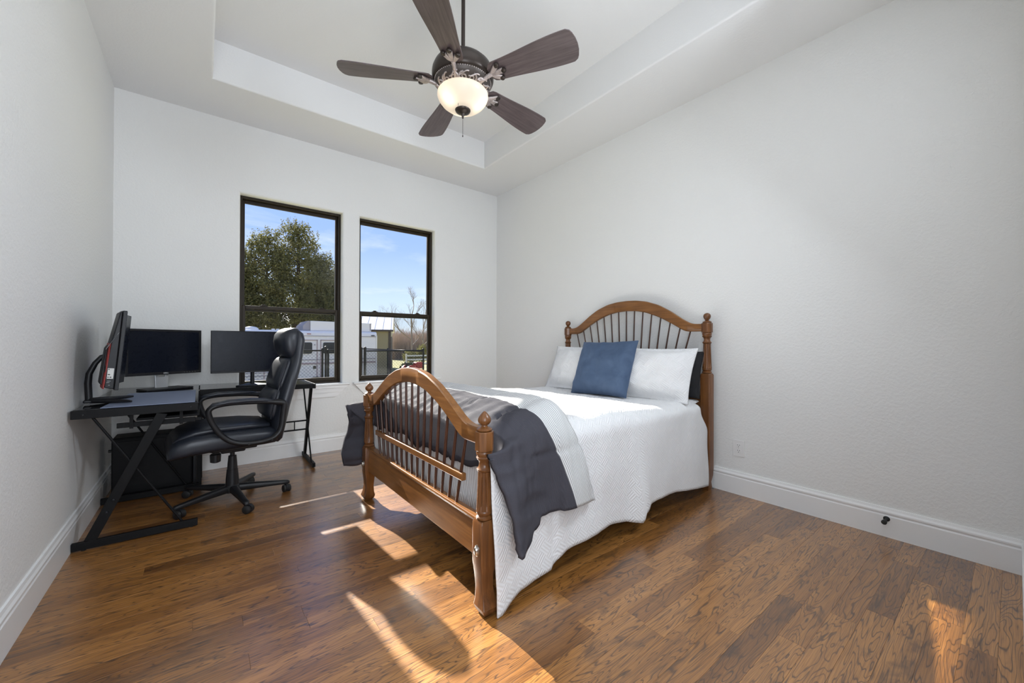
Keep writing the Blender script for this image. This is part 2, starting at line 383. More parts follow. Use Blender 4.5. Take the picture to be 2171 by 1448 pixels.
while y < YB - .0:
    x = XL - .02 - rp.random() * .55
    while x < XR:
        ln = rp.choice((.6, .7, .8, .9, 1.0, 1.1, 1.2, 1.3)); me = PL[ln]; a, b = x, x + ln
        if a < XL + .01 or b > XR - .01:
            a2, b2 = max(a, XL + .005), min(b, XR - .005)
            if b2 - a2 < .12: x = b; continue
            me = plank_mesh(b2 - a2); a, b = a2, b2
        o = bpy.data.objects.new('plank', me); COL.objects.link(o); o.parent = floor
        o.location = ((a + b) / 2, y + PW / 2, rp.uniform(-.0004, .0)); x += ln
    y += PW

def wall_sheet(holes, x0, x1, z0, z1, r, depth, n=5):
    """wall in the XZ plane (front faces -y at y=0) with bullnosed openings"""
    m = MB(); xs = sorted({x0, x1} | {a - r for a, b, c, d in holes} | {b + r for a, b, c, d in holes}); zs = sorted({z0, z1} | {c - r for a, b, c, d in holes} | {d + r for a, b, c, d in holes})
    for i in range(len(xs) - 1):
        for j in range(len(zs) - 1):
            cx, cz = (xs[i] + xs[i + 1]) / 2, (zs[j] + zs[j + 1]) / 2
            if any(a - r < cx < b + r and c - r < cz < d + r for a, b, c, d in holes): continue
            m.add([(xs[i], 0, zs[j]), (xs[i + 1], 0, zs[j]), (xs[i + 1], 0, zs[j + 1]), (xs[i], 0, zs[j + 1])], [(0, 1, 2, 3)])
    for a, b, c, d in holes:
        rings = []
        for k in range(n + 1): t = PI / 2 * k / n; rings.append((r * (1 - math.sin(t)), r * (1 - math.cos(t))))
        rings.append((0, depth))
        for (g, yy), (g2, y2) in zip(rings, rings[1:]):
            q = [(a - g, yy, c - g), (b + g, yy, c - g), (b + g, yy, d + g), (a - g, yy, d + g), (a - g2, y2, c - g2), (b + g2, y2, c - g2), (b + g2, y2, d + g2), (a - g2, y2, d + g2)]
            m.add(q, [(i, 4 + i, 4 + (i + 1) % 4, (i + 1) % 4) for i in range(4)])
    return m
m = wall_sheet(WIN, XL - .1, XR + .1, -.1, ZC + .4, .02, .16)
structure(m.obj('wall_back', 'wall_paint', smooth=35, loc=(0, YB, 0)), 'white textured back wall with two windows')
structure(MB().box(XL - .12, XL, -2.2, YB + .02, -.1, ZC + .4).obj('wall_left', 'wall_paint'), 'white textured left wall beside the desk')
structure(MB().box(XR, XR + .12, -2.2, YB + .02, -.1, ZC + .4).obj('wall_right', 'wall_paint'), 'white textured right wall behind the headboard')
m = MB(); m.box(.85, XR + .05, YF - .12, YF, -.1, ZC + .4).box(XL - .05, -.42, YF - .12, YF, -.1, ZC + .4).box(-.42, .85, YF - .12, YF, 2.45, ZC + .4)
structure(m.obj('wall_front', 'wall_paint'), 'white front wall with the doorway the room is seen through')
structure(MB().box(XL - .1, XR + .1, -2.3, -2.2, -.1, ZC + .4).obj('wall_hall', 'wall_paint'), 'white wall of the hall beyond the doorway')
# tray ceiling with rounded lip
def ceiling():
    m = MB(); r = .014
    X = [XL - .1, TX0 - r, TX1 + r, XR + .1]; Y = [-2.25, TY0 - r, TY1 + r, YB + .1]
    for i in range(3):
        for j in range(3):
            if i == 1 and j == 1: continue
            m.add([(X[i], Y[j], ZC), (X[i + 1], Y[j], ZC), (X[i + 1], Y[j + 1], ZC), (X[i], Y[j + 1], ZC)], [(0, 3, 2, 1)])
    rings = [(r * (1 - math.sin(PI / 2 * k / 4)), ZC + r * (1 - math.cos(PI / 2 * k / 4))) for k in range(5)] + [(0, ZT)]
    for (g, z1), (g2, z2) in zip(rings, rings[1:]):
        q = [(TX0 - g, TY0 - g, z1), (TX1 + g, TY0 - g, z1), (TX1 + g, TY1 + g, z1), (TX0 - g, TY1 + g, z1), (TX0 - g2, TY0 - g2, z2), (TX1 + g2, TY0 - g2, z2), (TX1 + g2, TY1 + g2, z2), (TX0 - g2, TY1 + g2, z2)]
        m.add(q, [(i, 4 + i, 4 + (i + 1) % 4, (i + 1) % 4) for i in range(4)])
    m.add([(TX0, TY0, ZT), (TX1, TY0, ZT), (TX1, TY1, ZT), (TX0, TY1, ZT)], [(0, 3, 2, 1)])
    return m
structure(ceiling().obj('ceiling', 'ceiling_paint', smooth=35), 'white tray ceiling with a raised centre')
BP = [(0, 0), (.016, 0), (.016, .118), (.0125, .124), (.0125, .130), (.0165, .134), (.0165, .142), (.011, .152), (.008, .165), (0, .165)]
def baseboard(name, fn, a, b, label): structure(MB().prism(BP, fn, a, b).obj(name, 'trim_paint'), label)
baseboard('baseboard_back', lambda p, q, d: (d, YB - p, q), XL, XR, 'tall white baseboard along the back wall')
baseboard('baseboard_left', lambda p, q, d: (XL + p, d, q), YF, YB, 'tall white baseboard along the left wall')
baseboard('baseboard_right', lambda p, q, d: (XR - p, d, q), YF, YB, 'tall white baseboard along the right wall')
baseboard('baseboard_front', lambda p, q, d: (d, YF + p, q), .87, XR, 'tall white baseboard along the front wall')

# windows
def window(n, a, b, c, d, label):
    y0 = YB + .075
    fr = structure(MB().box(a, a + .022, y0, y0 + .085, c, d).box(b - .022, b, y0, y0 + .085, c, d).box(a + .022, b - .022, y0, y0 + .085, d - .022, d).box(a + .022, b - .022, y0, y0 + .085, c, c + .022)
                   .obj('window_%d' % n, 'bronze_frame', bevel=.002), label)
    zm = c + .722
    def sash(name, yy, th, z0, z1, side, top, bot, scr):
        i0, i1 = a + .022, b - .022
        s = MB().box(i0, i0 + side, yy, yy + th, z0, z1).box(i1 - side, i1, yy, yy + th, z0, z1).box(i0 + side, i1 - side, yy, yy + th, z1 - top, z1).box(i0 + side, i1 - side, yy, yy + th, z0, z0 + bot)
        s = s.obj(name, 'bronze_frame', fr, bevel=.003)
        MB().box(i0 + side - .004, i1 - side + .004, yy + th * .45, yy + th * .45 + .004, z0 + bot - .004, z1 - top + .004).obj('pane', 'window_glass', s)
        return s
    sash('upper_sash', y0 + .044, .026, zm - .02, d - .022, .020, .030, .030, False)
    lo = sash('lower_sash', y0 + .010, .028, c + .022, zm + .030, .026, .032, .034, True)
    MB().box(a + .024, b - .024, y0 + .078, y0 + .080, c + .024, zm).obj('insect_screen', 'screen_mesh', fr, label='fine grey insect screen')
    for k in (.22, .80):
        x = a + (b - a) * k
        MB().box(x - .030, x + .030, y0 + .012, y0 + .034, zm + .030, zm + .036).prism(rrect(-.016, .016, -.008, .008, .006), lambda p, q, e, x=x: (x + p, y0 + .022 + q, e), zm + .036, zm + .045).obj('sash_lock', 'bronze_frame', fr, bevel=.001)
window(1, *WIN[0], 'bronze framed sash window behind the desk, left of the pair')
window(2, *WIN[1], 'bronze framed sash window behind the footboard, right of the pair')
def stool(n, a, b, c, label, e0=.066, e1=.066):
    x0, x1 = a - e0, b + e1
    prof = [(-.16, c), (-.16, c - .022), (.034, c - .022), (.042, c - .016), (.044, c - .010), (.042, c - .004), (.036, c)]
    st = MB().prism(prof, lambda p, q, d: (d, YB - p, q), x0, x1).obj('trim_%d' % n, 'trim_paint', bevel=.002)
    structure(st, label)
    MB().box(a + .001, b - .001, YB, YB + .16, c - .02, c + .001).obj('stool_inner', 'trim_paint', st)
    zt = c - .022
    for i, (z0, z1, p) in enumerate(((0, .022, .034), (.022, .030, .026), (.030, .066, .022), (.066, .074, .013), (.074, .112, .016))):
        def fn(u, q, d): return (u, YB - d, zt - q)
        s0, s1 = x0 + .012 + z0 * .95, x1 - .012 - z0 * .95; t0, t1 = x0 + .012 + z1 * .95, x1 - .012 - z1 * .95
        MB().prism([(s0, z0), (s1, z0), (t1, z1), (t0, z1)], fn, -.001, p).obj('apron', 'trim_paint', st)
stool(1, WIN[0][0], WIN[0][1], .68, 'white window stool and apron under the left window', .066, .066)
stool(2, WIN[1][0], WIN[1][1], .68, 'white window stool and apron under the right window', .066, .066)

# ------------------------------------------------------------------ bed
FX, FY, HX, HY = .915, 2.066, 2.99, 2.152
bed = empty('bed', (FX, FY, 0), 0, 'carved wooden spindle bed with arched headboard and footboard', 'bed')
def flute(a, z): return 1
def post(bx, by, H, foot_dir, square_top, parent, mats='bed_wood_up', head=False):
    """turned post; z-levels from measured photo: square block, fluted shaft, block, finial"""
    e = empty('headboard_post' if head else 'footboard_post', (bx - FX, by - FY, 0), 0, parent=parent)
    z1 = square_top; zb0, zb1 = (1.180, 1.251) if head else (.652, .732); hw = .036
    # lower leg: chamfered square with a curved-out foot
    secs = []
    tab = ((0.0, .024, 0), (.012, .034, 0), (.030, .039, 0), (.055, .032, 0), (.10, .027, 0), (.15, .030, 0), (.20, .036, 0), (z1 - .012, .036, 0), (z1, .030, 0)) if not head else ((0, .022, 0), (.02, .028, 0), (.06, .024, 0), (.11, .034, 0), (.16, .036, 0), (z1 - .012, .036, 0), (z1, .030, 0))
    for z, h, _ in tab:
        off = foot_dir * (.020 * (1 - sm(.0, .13, z)))
        secs.append(((0, off, z), (1, 0, 0), (0, 1, 0), h, h))
    MB().loft(secs, 24, 14).obj('leg', mats, e, 30)
    f0, f1 = z1, zb0
    Ls = f1 - f0
    prof = [(.026, 0), (.033, .004), (.034, .012), (.027, .018), (.029, .022), (.033, .027), (.033, .034), (.029, .040)]
    prof = [(r, f0 + z) for r, z in prof]
    MB().lathe(prof, 24).obj('turned_foot', mats, e, 50)
    zs0, zs1 = f0 + .038, f1 - .085
    n = 8; fl = [(.0325 + (.0255 - .0325) * k / n + (.0008 if k in (0, n) else 0), zs0 + (zs1 - zs0) * k / n) for k in range(n + 1)]
    def sh(a, z):
        k = sm(zs0 + .008, zs0 + .03, z) * (1 - sm(zs1 - .03, zs1 - .008, z)); return 1 - .20 * k * max(0, 1 - (abs(math.sin(a * 5)) / .62) ** 4) 
    MB().lathe(fl, 100, shape=sh).obj('fluted_shaft', mats, e, 28)
    prof = [(.026, zs1), (.031, zs1 + .004), (.032, zs1 + .011), (.026, zs1 + .017), (.0225, zs1 + .026), (.022, zs1 + .036), (.026, zs1 + .046), (.032, zs1 + .052), (.034, zs1 + .058), (.030, zs1 + .063), (.033, zs1 + .070), (.034, zs1 + .078), (.030, f1)]
    MB().lathe(prof, 24).obj('turned_neck', mats, e, 50)
    q = .020
    oct_ = [(-hw + q, -hw), (hw - q, -hw), (hw, -hw + q), (hw, hw - q), (hw - q, hw), (-hw + q, hw), (-hw, hw - q), (-hw, -hw + q)]
    MB().prism(oct_, lambda p, r, d: (p, r, d), zb0, zb1).obj('block', mats, e, bevel=.003)
    b = zb1
    prof = [(.024, b), (.031, b + .003), (.032, b + .008), (.026, b + .013), (.013, b + .019), (.0125, b + .024), (.019, b + .028), (.0255, b + .036), (.0275, b + .045), (.0255, b + .054), (.020, b + .063), (.0125, b + .072), (.007, b + .078), (.002, b + .081)]
    if head: prof = [(.024, b), (.031, b + .003), (.032, b + .008), (.026, b + .013), (.012, b + .020), (.014, b + .025), (.021, b + .033), (.0255, b + .044), (.0265, b + .052), (.0245, b + .062), (.017, b + .071), (.005, b + .076)]
    MB().lathe(prof, 24).obj('finial', mats, e, 50)
    return e
HWF = .716
p_near = post(FX, FY - HWF, 1, -1, .372, bed); p_far = post(FX, FY + HWF, 1, 1, .372, bed)
for sgn, pp in ((-1, p_near), (1, p_far)):
    bc = MB().lathe([(.0, 0), (.016, 0), (.016, .003), (.011, .006), (.012, .008), (.010, .012), (.0, .014)], 20)
    o = bc.obj('bolt_cover', 'chrome', pp, 40); o.rotation_euler = (0, -PI / 2, 0); o.scale = (1.45, .95, 1); o.location = (-.0355, sgn * .004, .252)
    o['label'] = 'oval pewter bolt cover'
h_near = post(HX, HY - .719, 1, 0, .872, bed, head=True); h_far = post(HX, HY + .719, 1, 0, .872, bed, head=True)
def arch(top, bot, half, x, th, yc, name, mat):
    n = 64; poly = []
    def sample(tab, v): # smooth interpolation
        return (interp(tab, max(0, v - .02)) + interp(tab, v) + interp(tab, v + .02)) / 3
    vs = [-half + 2 * half * i / n for i in range(n + 1)]
    m = MB(); pts = []
    cs = [(-th / 2, 'b', .006), (-th / 2, 't', -.006), (-th / 2 + .005, 't', 0), (th / 2 - .005, 't', 0), (th / 2, 't', -.006), (th / 2, 'b', .006), (th / 2 - .005, 'b', 0), (-th / 2 + .005, 'b', 0)]
    for v in vs:
        for dx, w_, dz in cs: m.v.append((x + dx, yc + v, sample(top if w_ == 't' else bot, abs(v)) + dz))
    k = 8
    for i in range(n):
        for j in range(k): m.f.append((i * k + j, i * k + (j + 1) % k, (i + 1) * k + (j + 1) % k, (i + 1) * k + j))
    m.f.append(tuple(range(k))); m.f.append(tuple(n * k + j for j in reversed(range(k))))
    return m.obj(name, mat, bed, 40)
FT = ((0, .957), (.10, .951), (.20, .933), (.32, .892), (.42, .842), (.50, .797), (.555, .765), (.60, .748), (.64, .744), (.72, .744))
FB = ((0, .877), (.10, .870), (.20, .850), (.32, .806), (.42, .757), (.50, .712), (.545, .684), (.57, .675), (.72, .675))
arch(FT, FB, .690, 0, .040, 0, 'footboard_arch', 'bed_wood')
HT = ((0, 1.475), (.10, 1.471), (.20, 1.456), (.32, 1.416), (.42, 1.362), (.50, 1.308), (.56, 1.270), (.60, 1.251), (.64, 1.246), (.72, 1.246))
HB = ((0, 1.384), (.10, 1.379), (.20, 1.361), (.32, 1.318), (.42, 1.268), (.50, 1.222), (.545, 1.196), (.575, 1.189), (.72, 1.189))
arch(HT, HB, .692, HX - FX, .030, HY - FY, 'headboard_arch', 'bed_wood')
def spindles(tab, zb, vt, vb, x, yc, th=.0075):
    for i in range(15):
        k = (i - 7) / 7; a = k * vt; b = k * vb; za = interp(tab, abs(a)) + .008
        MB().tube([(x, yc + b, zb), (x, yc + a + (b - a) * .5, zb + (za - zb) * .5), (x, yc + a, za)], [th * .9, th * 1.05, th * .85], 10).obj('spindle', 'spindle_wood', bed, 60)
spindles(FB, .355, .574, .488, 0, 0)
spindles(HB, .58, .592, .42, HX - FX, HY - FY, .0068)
MB().box(-.012, .012, -.556, .556, .482, .515).obj('footboard_mid_rail', 'bed_wood', bed, bevel=.004)
r_ = [(-.013, .205), (.013, .205), (.013, .352), (.019, .356), (.019, .370), (-.019, .370), (-.021, .362), (-.019, .354), (-.013, .350)]
MB().prism(r_, lambda p, q, d: (p, d, q), -.690, .690).obj('footboard_rail', 'bed_wood', bed, bevel=.002)
MB().box(HX - FX - .013, HX - FX + .013, HY - FY - .69, HY - FY + .69, .42, .70).obj('headboard_panel', 'bed_wood', bed, bevel=.004)
for s in (-1, 1):
    a = Vector((.03, s * .665, .285)); b = Vector((HX - FX - .03, HY - FY + s * .665, .285))
    MB().bar(a, b, .024, .14).obj('side_rail', 'bed_wood', bed, bevel=.003)
SKEW = math.atan2(HY - FY, HX - FX)
BED_M = Matrix.Translation((FX, FY, 0)) @ Matrix.Rotation(SKEW, 4, 'Z')
def bedframe(o): o.matrix_world = BED_M; return o
def soft_box(name, mat, u0, u1, v0, v1, z0, z1, r, label, cat):
    m = MB(); m.prism(rrect(u0, u1, v0, v1, r, 5), lambda p, q, d: (p, q, d), z0, z1)
    o = m.obj(name, mat, bevel=.035, seg=4); smooth_by(o.data, 40); bedframe(o); return tag(o, label, cat)
bs = soft_box('box_spring', 'black_cloth', .075, 2.02, -.655, .655, .245, .42, .05, 'black cloth covered box spring inside the bed rails', 'box spring')
mt = soft_box('mattress', 'quilt_cloth', .075, 2.02, -.675, .675, .424, .650, .06, 'white mattress under the quilt', 'mattress')

# ---- cloth over the bed
def prof(s, w_, top, r):
    """s = signed arc length from the middle; returns v, drop below top, side weight"""
    sg = 1 if s > 0 else -1; a = abs(s); fl = w_ - r
    if a <= fl: return sg * a, 0, 0
    q = (a - fl) / (r * PI / 2)
    if q <= 1: t = q * PI / 2; return sg * (fl + r * math.sin(t)), r * (1 - math.cos(t)), sm(.3, 1, q)
    return sg * w_, r + (a - fl - r * PI / 2), 1
HEM = ((-.03, -.004), (.0, .006), (.06, .026), (.122, .042), (.22, .050), (.300, .052), (.332, .055), (.345, .095), (.417, .115), (.555, .113), (.70, .122), (.80, .118), (.93, .096), (1.02, .072), (1.045, .068), (1.062, .118), (1.139, .142), (1.273, .138), (1.447, .122), (1.638, .104), (1.80, .08), (1.99, .048))
def qflare(u, drop):
    h = max(0, min(1, drop / .6))
    return .022 * h + .030 * h * math.exp(-((u - .345) / .10) ** 2) * (1 if u > .345 else .45) + .040 * h * math.exp(-((u - 1.06) / .09) ** 2) + .012 * h * math.sin(u * 11 + 1) + .030 * h * math.exp(-((u + .03) / .09) ** 2)
def quilt():
    W_, TOP, RR = .735, .704, .095
    U0, U1 = -.025, 1.99
    nu, ns = 150, 150
    def P(a, b):
        u = U0 + (U1 - U0) * a; sb = b * 2 - 1            # sb -1 near .. +1 far
        hem = interp(HEM, u) if sb < 0 else .13 + .03 * math.sin(u * 7) + .36 * sm(.55, .30, u)
        ln = (W_ - RR) + RR * PI / 2 + (TOP - RR - hem)
        s = sb * ln; v, drop, side = prof(s, W_, TOP, RR)
        z = TOP - drop
        if u < .12:                                          # foot end tucks down between mattress and footboard
            k = sm(.12, .045, u); z -= (1 - side) * k * .36 * sm(.12, .0, u); u2 = u + (1 - side) * max(0, .075 - u)
        else: u2 = u
        z -= (1 - side) * (.034 * sm(.9, 1.6, u) + .042 * sm(.36, .05, u) ** 1.4) 
        if sb > 0: u2 = max(u2, .07)
        if side > 0:
            h = max(0, min(1, drop / .6)); sg = 1 if v > 0 else -1
            fl = qflare(u, drop)
            v += sg * (fl + .010 * nz3(u * 6, drop * 4, 3)) * side
            u2 += side * h * .02 * nz3(u * 4, drop * 3, 9) * (1 - sm(.0, -.02, u))
            if u > 1.80 and sg < 0: u2 -= .10 * sm(1.80, 1.99, u) * (1 - sm(.10, .26, drop)) 
        z += (1 - side) * (.007 * nz3(u * 5, v * 5, 1) + .003 * nz3(u * 19, v * 13, 5)) + side * .003 * nz3(u * 15, drop * 15, 2)
        return (u2, v, max(z, .004))
    m = MB().grid(nu, ns, P, lambda a, b: (a * 2.0, b * 2.9))
    o = m.obj('quilt', 'quilt_cloth', smooth=180); bedframe(o)
    so_ = o.modifiers.new('thickness', 'SOLIDIFY'); so_.thickness = .006; so_.offset = 1
    return tag(o, 'white basketweave quilt draped over the bed down to the floor', 'quilt')
quilt()
UH = ((-1.25, .622), (-1.0, .548), (-.80, .465), (-.68, .450), (-.4, .510), (0, .535), (.4, .50), (.8, .45), (1.3, .50))
CHEM = ((.0, .255), (.055, .257), (.13, .276), (.205, .306), (.222, .334), (.40, .333), (.62, .316))
COM = empty('comforter', (0, 0, 0), 0, 'charcoal comforter with a striped border folded over the foot of the bed', 'comforter')
COM.matrix_world = BED_M
def comf(part):
    W_, TOP, RR = .765, .790, .135
    BAND = .185
    def P(a, b):
        sb = b * 2 - 1
        # near side runs to its hem, far side hangs shorter
        lnN = (W_ - RR) + RR * PI / 2 + (TOP - RR - .30); lnF = (W_ - RR) + RR * PI / 2 + (TOP - RR - .36)
        s0 = sb * (lnN if sb < 0 else lnF)
        uh = interp(UH, s0)
        u = uh - BAND + BAND * a if part == 'band' else .055 + (uh - BAND - .055) * max(0, (a - .12) / .88)
        hem = interp(CHEM, u) if sb < 0 else .40 - .19 * sm(.30, .08, u)
        ln = (W_ - RR) + RR * PI / 2 + (TOP - RR - hem); s = sb * ln
        v, drop, side = prof(s, W_, TOP, RR); z = TOP - drop
        sg = 1 if v > 0 else -1; h = max(0, min(1, drop / .5))
        if part != 'band' and a < .12:
            k = (.12 - a) / .12; z -= (1 - side) * (.20 * k ** 1.1 + .035 * nz3(v * 6, 1) * k); u -= side * k * (.034 + .16 * (1 - h) ** 1.7)
        foot = sm(.22, .055, u)
        z -= (1 - side) * (.078 * sm(.36, .03, u) ** 1.6 - .02 * sm(.30, .42, u) * sm(.62, .45, u))
        # puffy quilting: seams every ~.31 m along the arc
        q = abs(((abs(s) + .05) / .315) % 1 - .5) * 2; seam = sm(.93, 1.0, q)
        puff = -.014 * seam
        edge = (sm(0, .14, 1 - a) if part == 'band' else 1)
        puff -= .020 * (1 - edge)
        wr = (.011 * nz3(u * 9, s * 3.2, 4) + .006 * nz3(u * 26, s * 7, 8)) * (1 + .4 * foot) + (.013 * (1 - abs(nz3(u * 3, s * 11, 6)) * 2.2) * sm(.42, .12, u) + .004 * nz3(u * 5, s * 30, 2)) * (.35 + .65 * sm(.45, .1, u))
        disp = puff + wr
        fl = qflare(u, drop + .09) + h * (.020 + .014 * math.sin(u * 16 + .6) + .03 * math.exp(-((u - .02) / .06) ** 2))
        z += (1 - side) * disp; v += sg * side * (disp + fl)
        if side > 0 and sg > 0: v += (.05 + .02 * math.sin(drop * 22)) * h * foot; u -= (.10 + .02 * math.sin(drop * 17)) * h * foot
        return (u, v, z)
    nu = 26 if part == 'band' else 60
    def UV(a, b): return (a * BAND if part == 'band' else a * .5, b * 2.4)
    m = MB().grid(nu, 150, P, UV)
    o = m.obj('striped_border' if part == 'band' else 'body', 'striped_cloth' if part == 'band' else 'comforter_cloth', COM, smooth=180)
    so_ = o.modifiers.new('thickness', 'SOLIDIFY'); so_.thickness = .026 if part == 'band' else .024; so_.offset = -1
    if part == 'band': o['label'] = 'white border with thin charcoal stripes'
comf('body'); comf('band')

def pillow(name, mat, wd, ht, th, base, lean, rz, roll_, label, cat, flange=0.0, group=None, seed=0, soft=1.0):
    """stands on its lower edge at base (bed frame), leaning back by lean"""
    m = MB(); n = 36
    def shp(a, b):
        x = a * 2 - 1; y_ = b * 2 - 1
        cx = x * wd / 2 * (1 - .05 * (1 - y_ * y_) * 0 - .045 * (1 - abs(y_) ** 2) * abs(x)); cy = y_ * ht / 2 * (1 - .050 * (1 - x * x) * abs(y_))
        fx = max(0, 1 - (max(0, abs(x)) / (1 - flange * 2 / wd)) ** 3.2) if abs(x) < 1 - flange * 2 / wd else 0
        fy = max(0, 1 - (max(0, abs(y_)) / (1 - flange * 2 / ht)) ** 3.2) if abs(y_) < 1 - flange * 2 / ht else 0
        t = th / 2 * (fx * fy) ** .55 + .0045
        wr = .013 * nz3(x * 2.2 + seed, y_ * 2.2, seed) + .005 * nz3(x * 6 + seed, y_ * 6, seed + 4)
        return cx, cy, t, wr * soft
    def F(a, b): cx, cy, t, wr = shp(a, b); return (cx, -t - wr * min(1, t / .02), cy + ht / 2)
    def B(a, b): cx, cy, t, wr = shp(a, b); return (cx, t - wr * min(1, t / .02) * .5, cy + ht / 2)
    m.grid(n, n, F, lambda a, b: (a * wd, b * ht)); u1 = m.uvs; m.grid(n, n, lambda a, b: B(1 - a, b), lambda a, b: (a * wd, b * ht)); m.uvs = u1 + m.uvs
    me = m.mesh(name); bm = bmesh.new(); bm.from_mesh(me)
    bound = [e for e in bm.edges if e.is_boundary]
    k = (n + 1) ** 2; bm.verts.ensure_lookup_table()
    def vid(side, i, j): return bm.verts[side * k + j * (n + 1) + (i if side == 0 else n - i)]
    for i in range(n):
        for (p, q, r_, s_) in (((i, 0), (i + 1, 0), 0, 0), ((i, n), (i + 1, n), 0, 0), ((0, i), (0, i + 1), 0, 0), ((n, i), (n, i + 1), 0, 0)):
            try: bm.faces.new((vid(0, *p), vid(0, *q), vid(1, *q), vid(1, *p)))
            except ValueError: pass
    bmesh.ops.recalc_face_normals(bm, faces=bm.faces); bm.to_mesh(me); bm.free()
    o = link(name, me, mat, smooth=180)
    # local: width x, facing -y, height z ; put width along bed v, facing the foot (-u)
    o.matrix_world = BED_M @ Matrix.Translation(base) @ Matrix.Rotation(rz - PI / 2, 4, 'Z') @ Matrix.Rotation(-lean, 4, 'X') @ Matrix.Rotation(roll_, 4, 'Y')
    return tag(o, label, cat, group)
pillow('pillow', 'black_cloth', .66, .36, .11, (1.955, -.375, .685), R(13), 0, 0, 'black pillow behind the white sham near the outlet', 'pillow', seed=31)
pillow('pillow', 'black_cloth', .64, .36, .11, (1.955, .31, .685), R(13), 0, 0, 'black pillow behind the white sham near the windows', 'pillow', seed=37)
pillow('pillow_sham', 'sham_cloth', .70, .43, .17, (1.715, -.375, .668), R(24), R(2), 0, 'white quilted pillow sham right of the blue cushion', 'pillow', .03, seed=5, soft=1.4)
pillow('pillow_sham', 'sham_cloth', .68, .43, .17, (1.715, .335, .672), R(24), R(-2), 0, 'white quilted pillow sham left of the blue cushion', 'pillow', .03, seed=12, soft=1.4)
pillow('throw_pillow', 'blue_velvet', .53, .475, .16, (1.565, -.065, .678), R(24), R(1), R(-1.5), 'square navy blue velvet cushion in front of the white shams', 'cushion', seed=22, soft=1.3)

# ------------------------------------------------------------------ desk
desk = empty('corner_desk', (XL + .01, 3.0, 0), 0, 'black L shaped corner desk with glass tops and Z frames', 'desk')
DX, DY = XL + .01, 3.0
class DM(MB):
    def obj(s, name, mat, parent=None, **k):
        s.v = [(x - DX, y_ - DY, z) for x, y_, z in s.v]; return MB.obj(s, name, mat, desk if parent is None else parent, **k)
ZD = .735
xa, xb, yb0, yb1 = -.537, -.020, 3.775, 4.250
# glass tops
DM().box(xa + .004, xb - .004, 3.02, yb0, ZD - .006, ZD).obj('glass_top', 'dark_glass', bevel=.002)
DM().prism([(xa + .004, yb0 + .003), (xb - .004, yb0 + .003), (xb - .004, yb1), (xa + .004, yb1)], lambda p, q, d: (p, q, d), ZD - .006, ZD).obj('glass_top', 'dark_glass', bevel=.002)
DM().box(xb + .002, .765, yb0 + .012, yb1, ZD - .006, ZD).obj('glass_top', 'dark_glass', bevel=.002)
def rail(a, b, name='rail', w_=.022, h=.036): DM().bar(a, b, w_, h).obj(name, 'black_metal', bevel=.002)
zr = ZD - .024
fr_ = DM().bar((xa, 3.010, zr), (xb, 3.010, zr), .02, .044).obj('front_rail', 'black_metal', bevel=.002)
for x in (xa + .045, xb - .035):
    o = DM().lathe([(.0, 0), (.0055, 0), (.0045, .003), (.0, .0035)], 12).obj('screw', 'monitor_plastic', fr_); o.location = (x, 3.0, zr + .002); o.rotation_euler = (PI / 2, 0, 0)
    o.location = Vector((x - DX, 0, zr)); o.data.transform(Matrix.Translation((DX, DY, 0)))
rail((xa + .012, 3.02, zr), (xa + .012, yb1, zr), 'side_rail'); rail((xb - .012, 3.02, zr), (xb - .012, yb0, zr), 'side_rail')
rail((xa, yb0, zr), (xb, yb0, zr), 'cross_rail'); rail((xa, yb1 - .012, zr), (.765, yb1 - .012, zr), 'back_rail'); rail((xb, yb0 + .022, zr), (.765, yb0 + .022, zr), 'front_rail')
er = DM().bar((.770, yb0 + .005, zr), (.770, yb1, zr), .02, .040).obj('end_rail', 'black_metal', bevel=.002)
# Z frames: foot, thick leg, thin rod (front of left arm, its inner twin, and the right end)
def zframe_y(y_):
    DM().bar((xa + .006, y_, .026), (xb, y_, .026), .022, .040).obj('foot', 'black_metal', bevel=.002)
    lg = DM().bar((-.463, y_, .040), (-.182, y_, ZD - .045), .050, .022, (0, 1, 0))
    lg.v = [(x, yy, min(max(z, .040), ZD - .044)) for x, yy, z in lg.v]
    leg = lg.obj('leg', 'black_metal', bevel=.002)
    DM().tube([(-.459, y_ + .012, ZD - .046), (-.093, y_ + .012, .044)], .0065, 8).obj('brace_rod', 'black_metal', smooth=60)
    for t in (.30, .43):
        p = Vector((-.463, y_, .040)).lerp(Vector((-.182, y_, ZD - .045)), t * .72)
        o = MB().lathe([(.0, 0), (.008, 0), (.006, .004), (.0, .005)], 12).obj('bolt', 'monitor_plastic', leg); o.rotation_euler = (PI / 2, 0, 0); o.location = (p.x - DX, p.y - DY - .011, p.z)
    for x in (xa + .05, xb - .03): DM().lathe([(.010, 0), (.012, .006)], 10, (x, y_, 0)).obj('leveler', 'black_rubber')
zframe_y(3.010); zframe_y(3.755)
def zframe_x(x):
    DM().bar((x, yb1 - .004, .026), (x, 3.765, .026), .022, .036).obj('foot', 'black_metal', bevel=.002)
    lg = DM().bar((x, 4.165, .040), (x, 3.905, ZD - .045), .046, .020, (1, 0, 0)); lg.v = [(xx, yy, min(max(z, .040), ZD - .044)) for xx, yy, z in lg.v]
    lg.obj('leg', 'black_metal', bevel=.002)
    DM().tube([(x - .014, 4.17, ZD - .046), (x - .014, 3.80, .044)], .0065, 8).obj('brace_rod', 'black_metal', smooth=60)
    for yy in (4.2, 3.80): DM().lathe([(.010, 0), (.012, .008)], 10, (x, yy, 0)).obj('leveler', 'black_rubber')
zframe_x(.766)
for z in (.372, .292): DM().bar((-.008, 4.055 , z), (.762, 4.055, z), .016, .012).obj('stretcher', 'black_metal', bevel=.002)
DM().bar((.66, 4.055, .292), (.66, 4.055, .372), .008, .008, (1, 0, 0)).obj('stretcher_tie', 'black_metal')
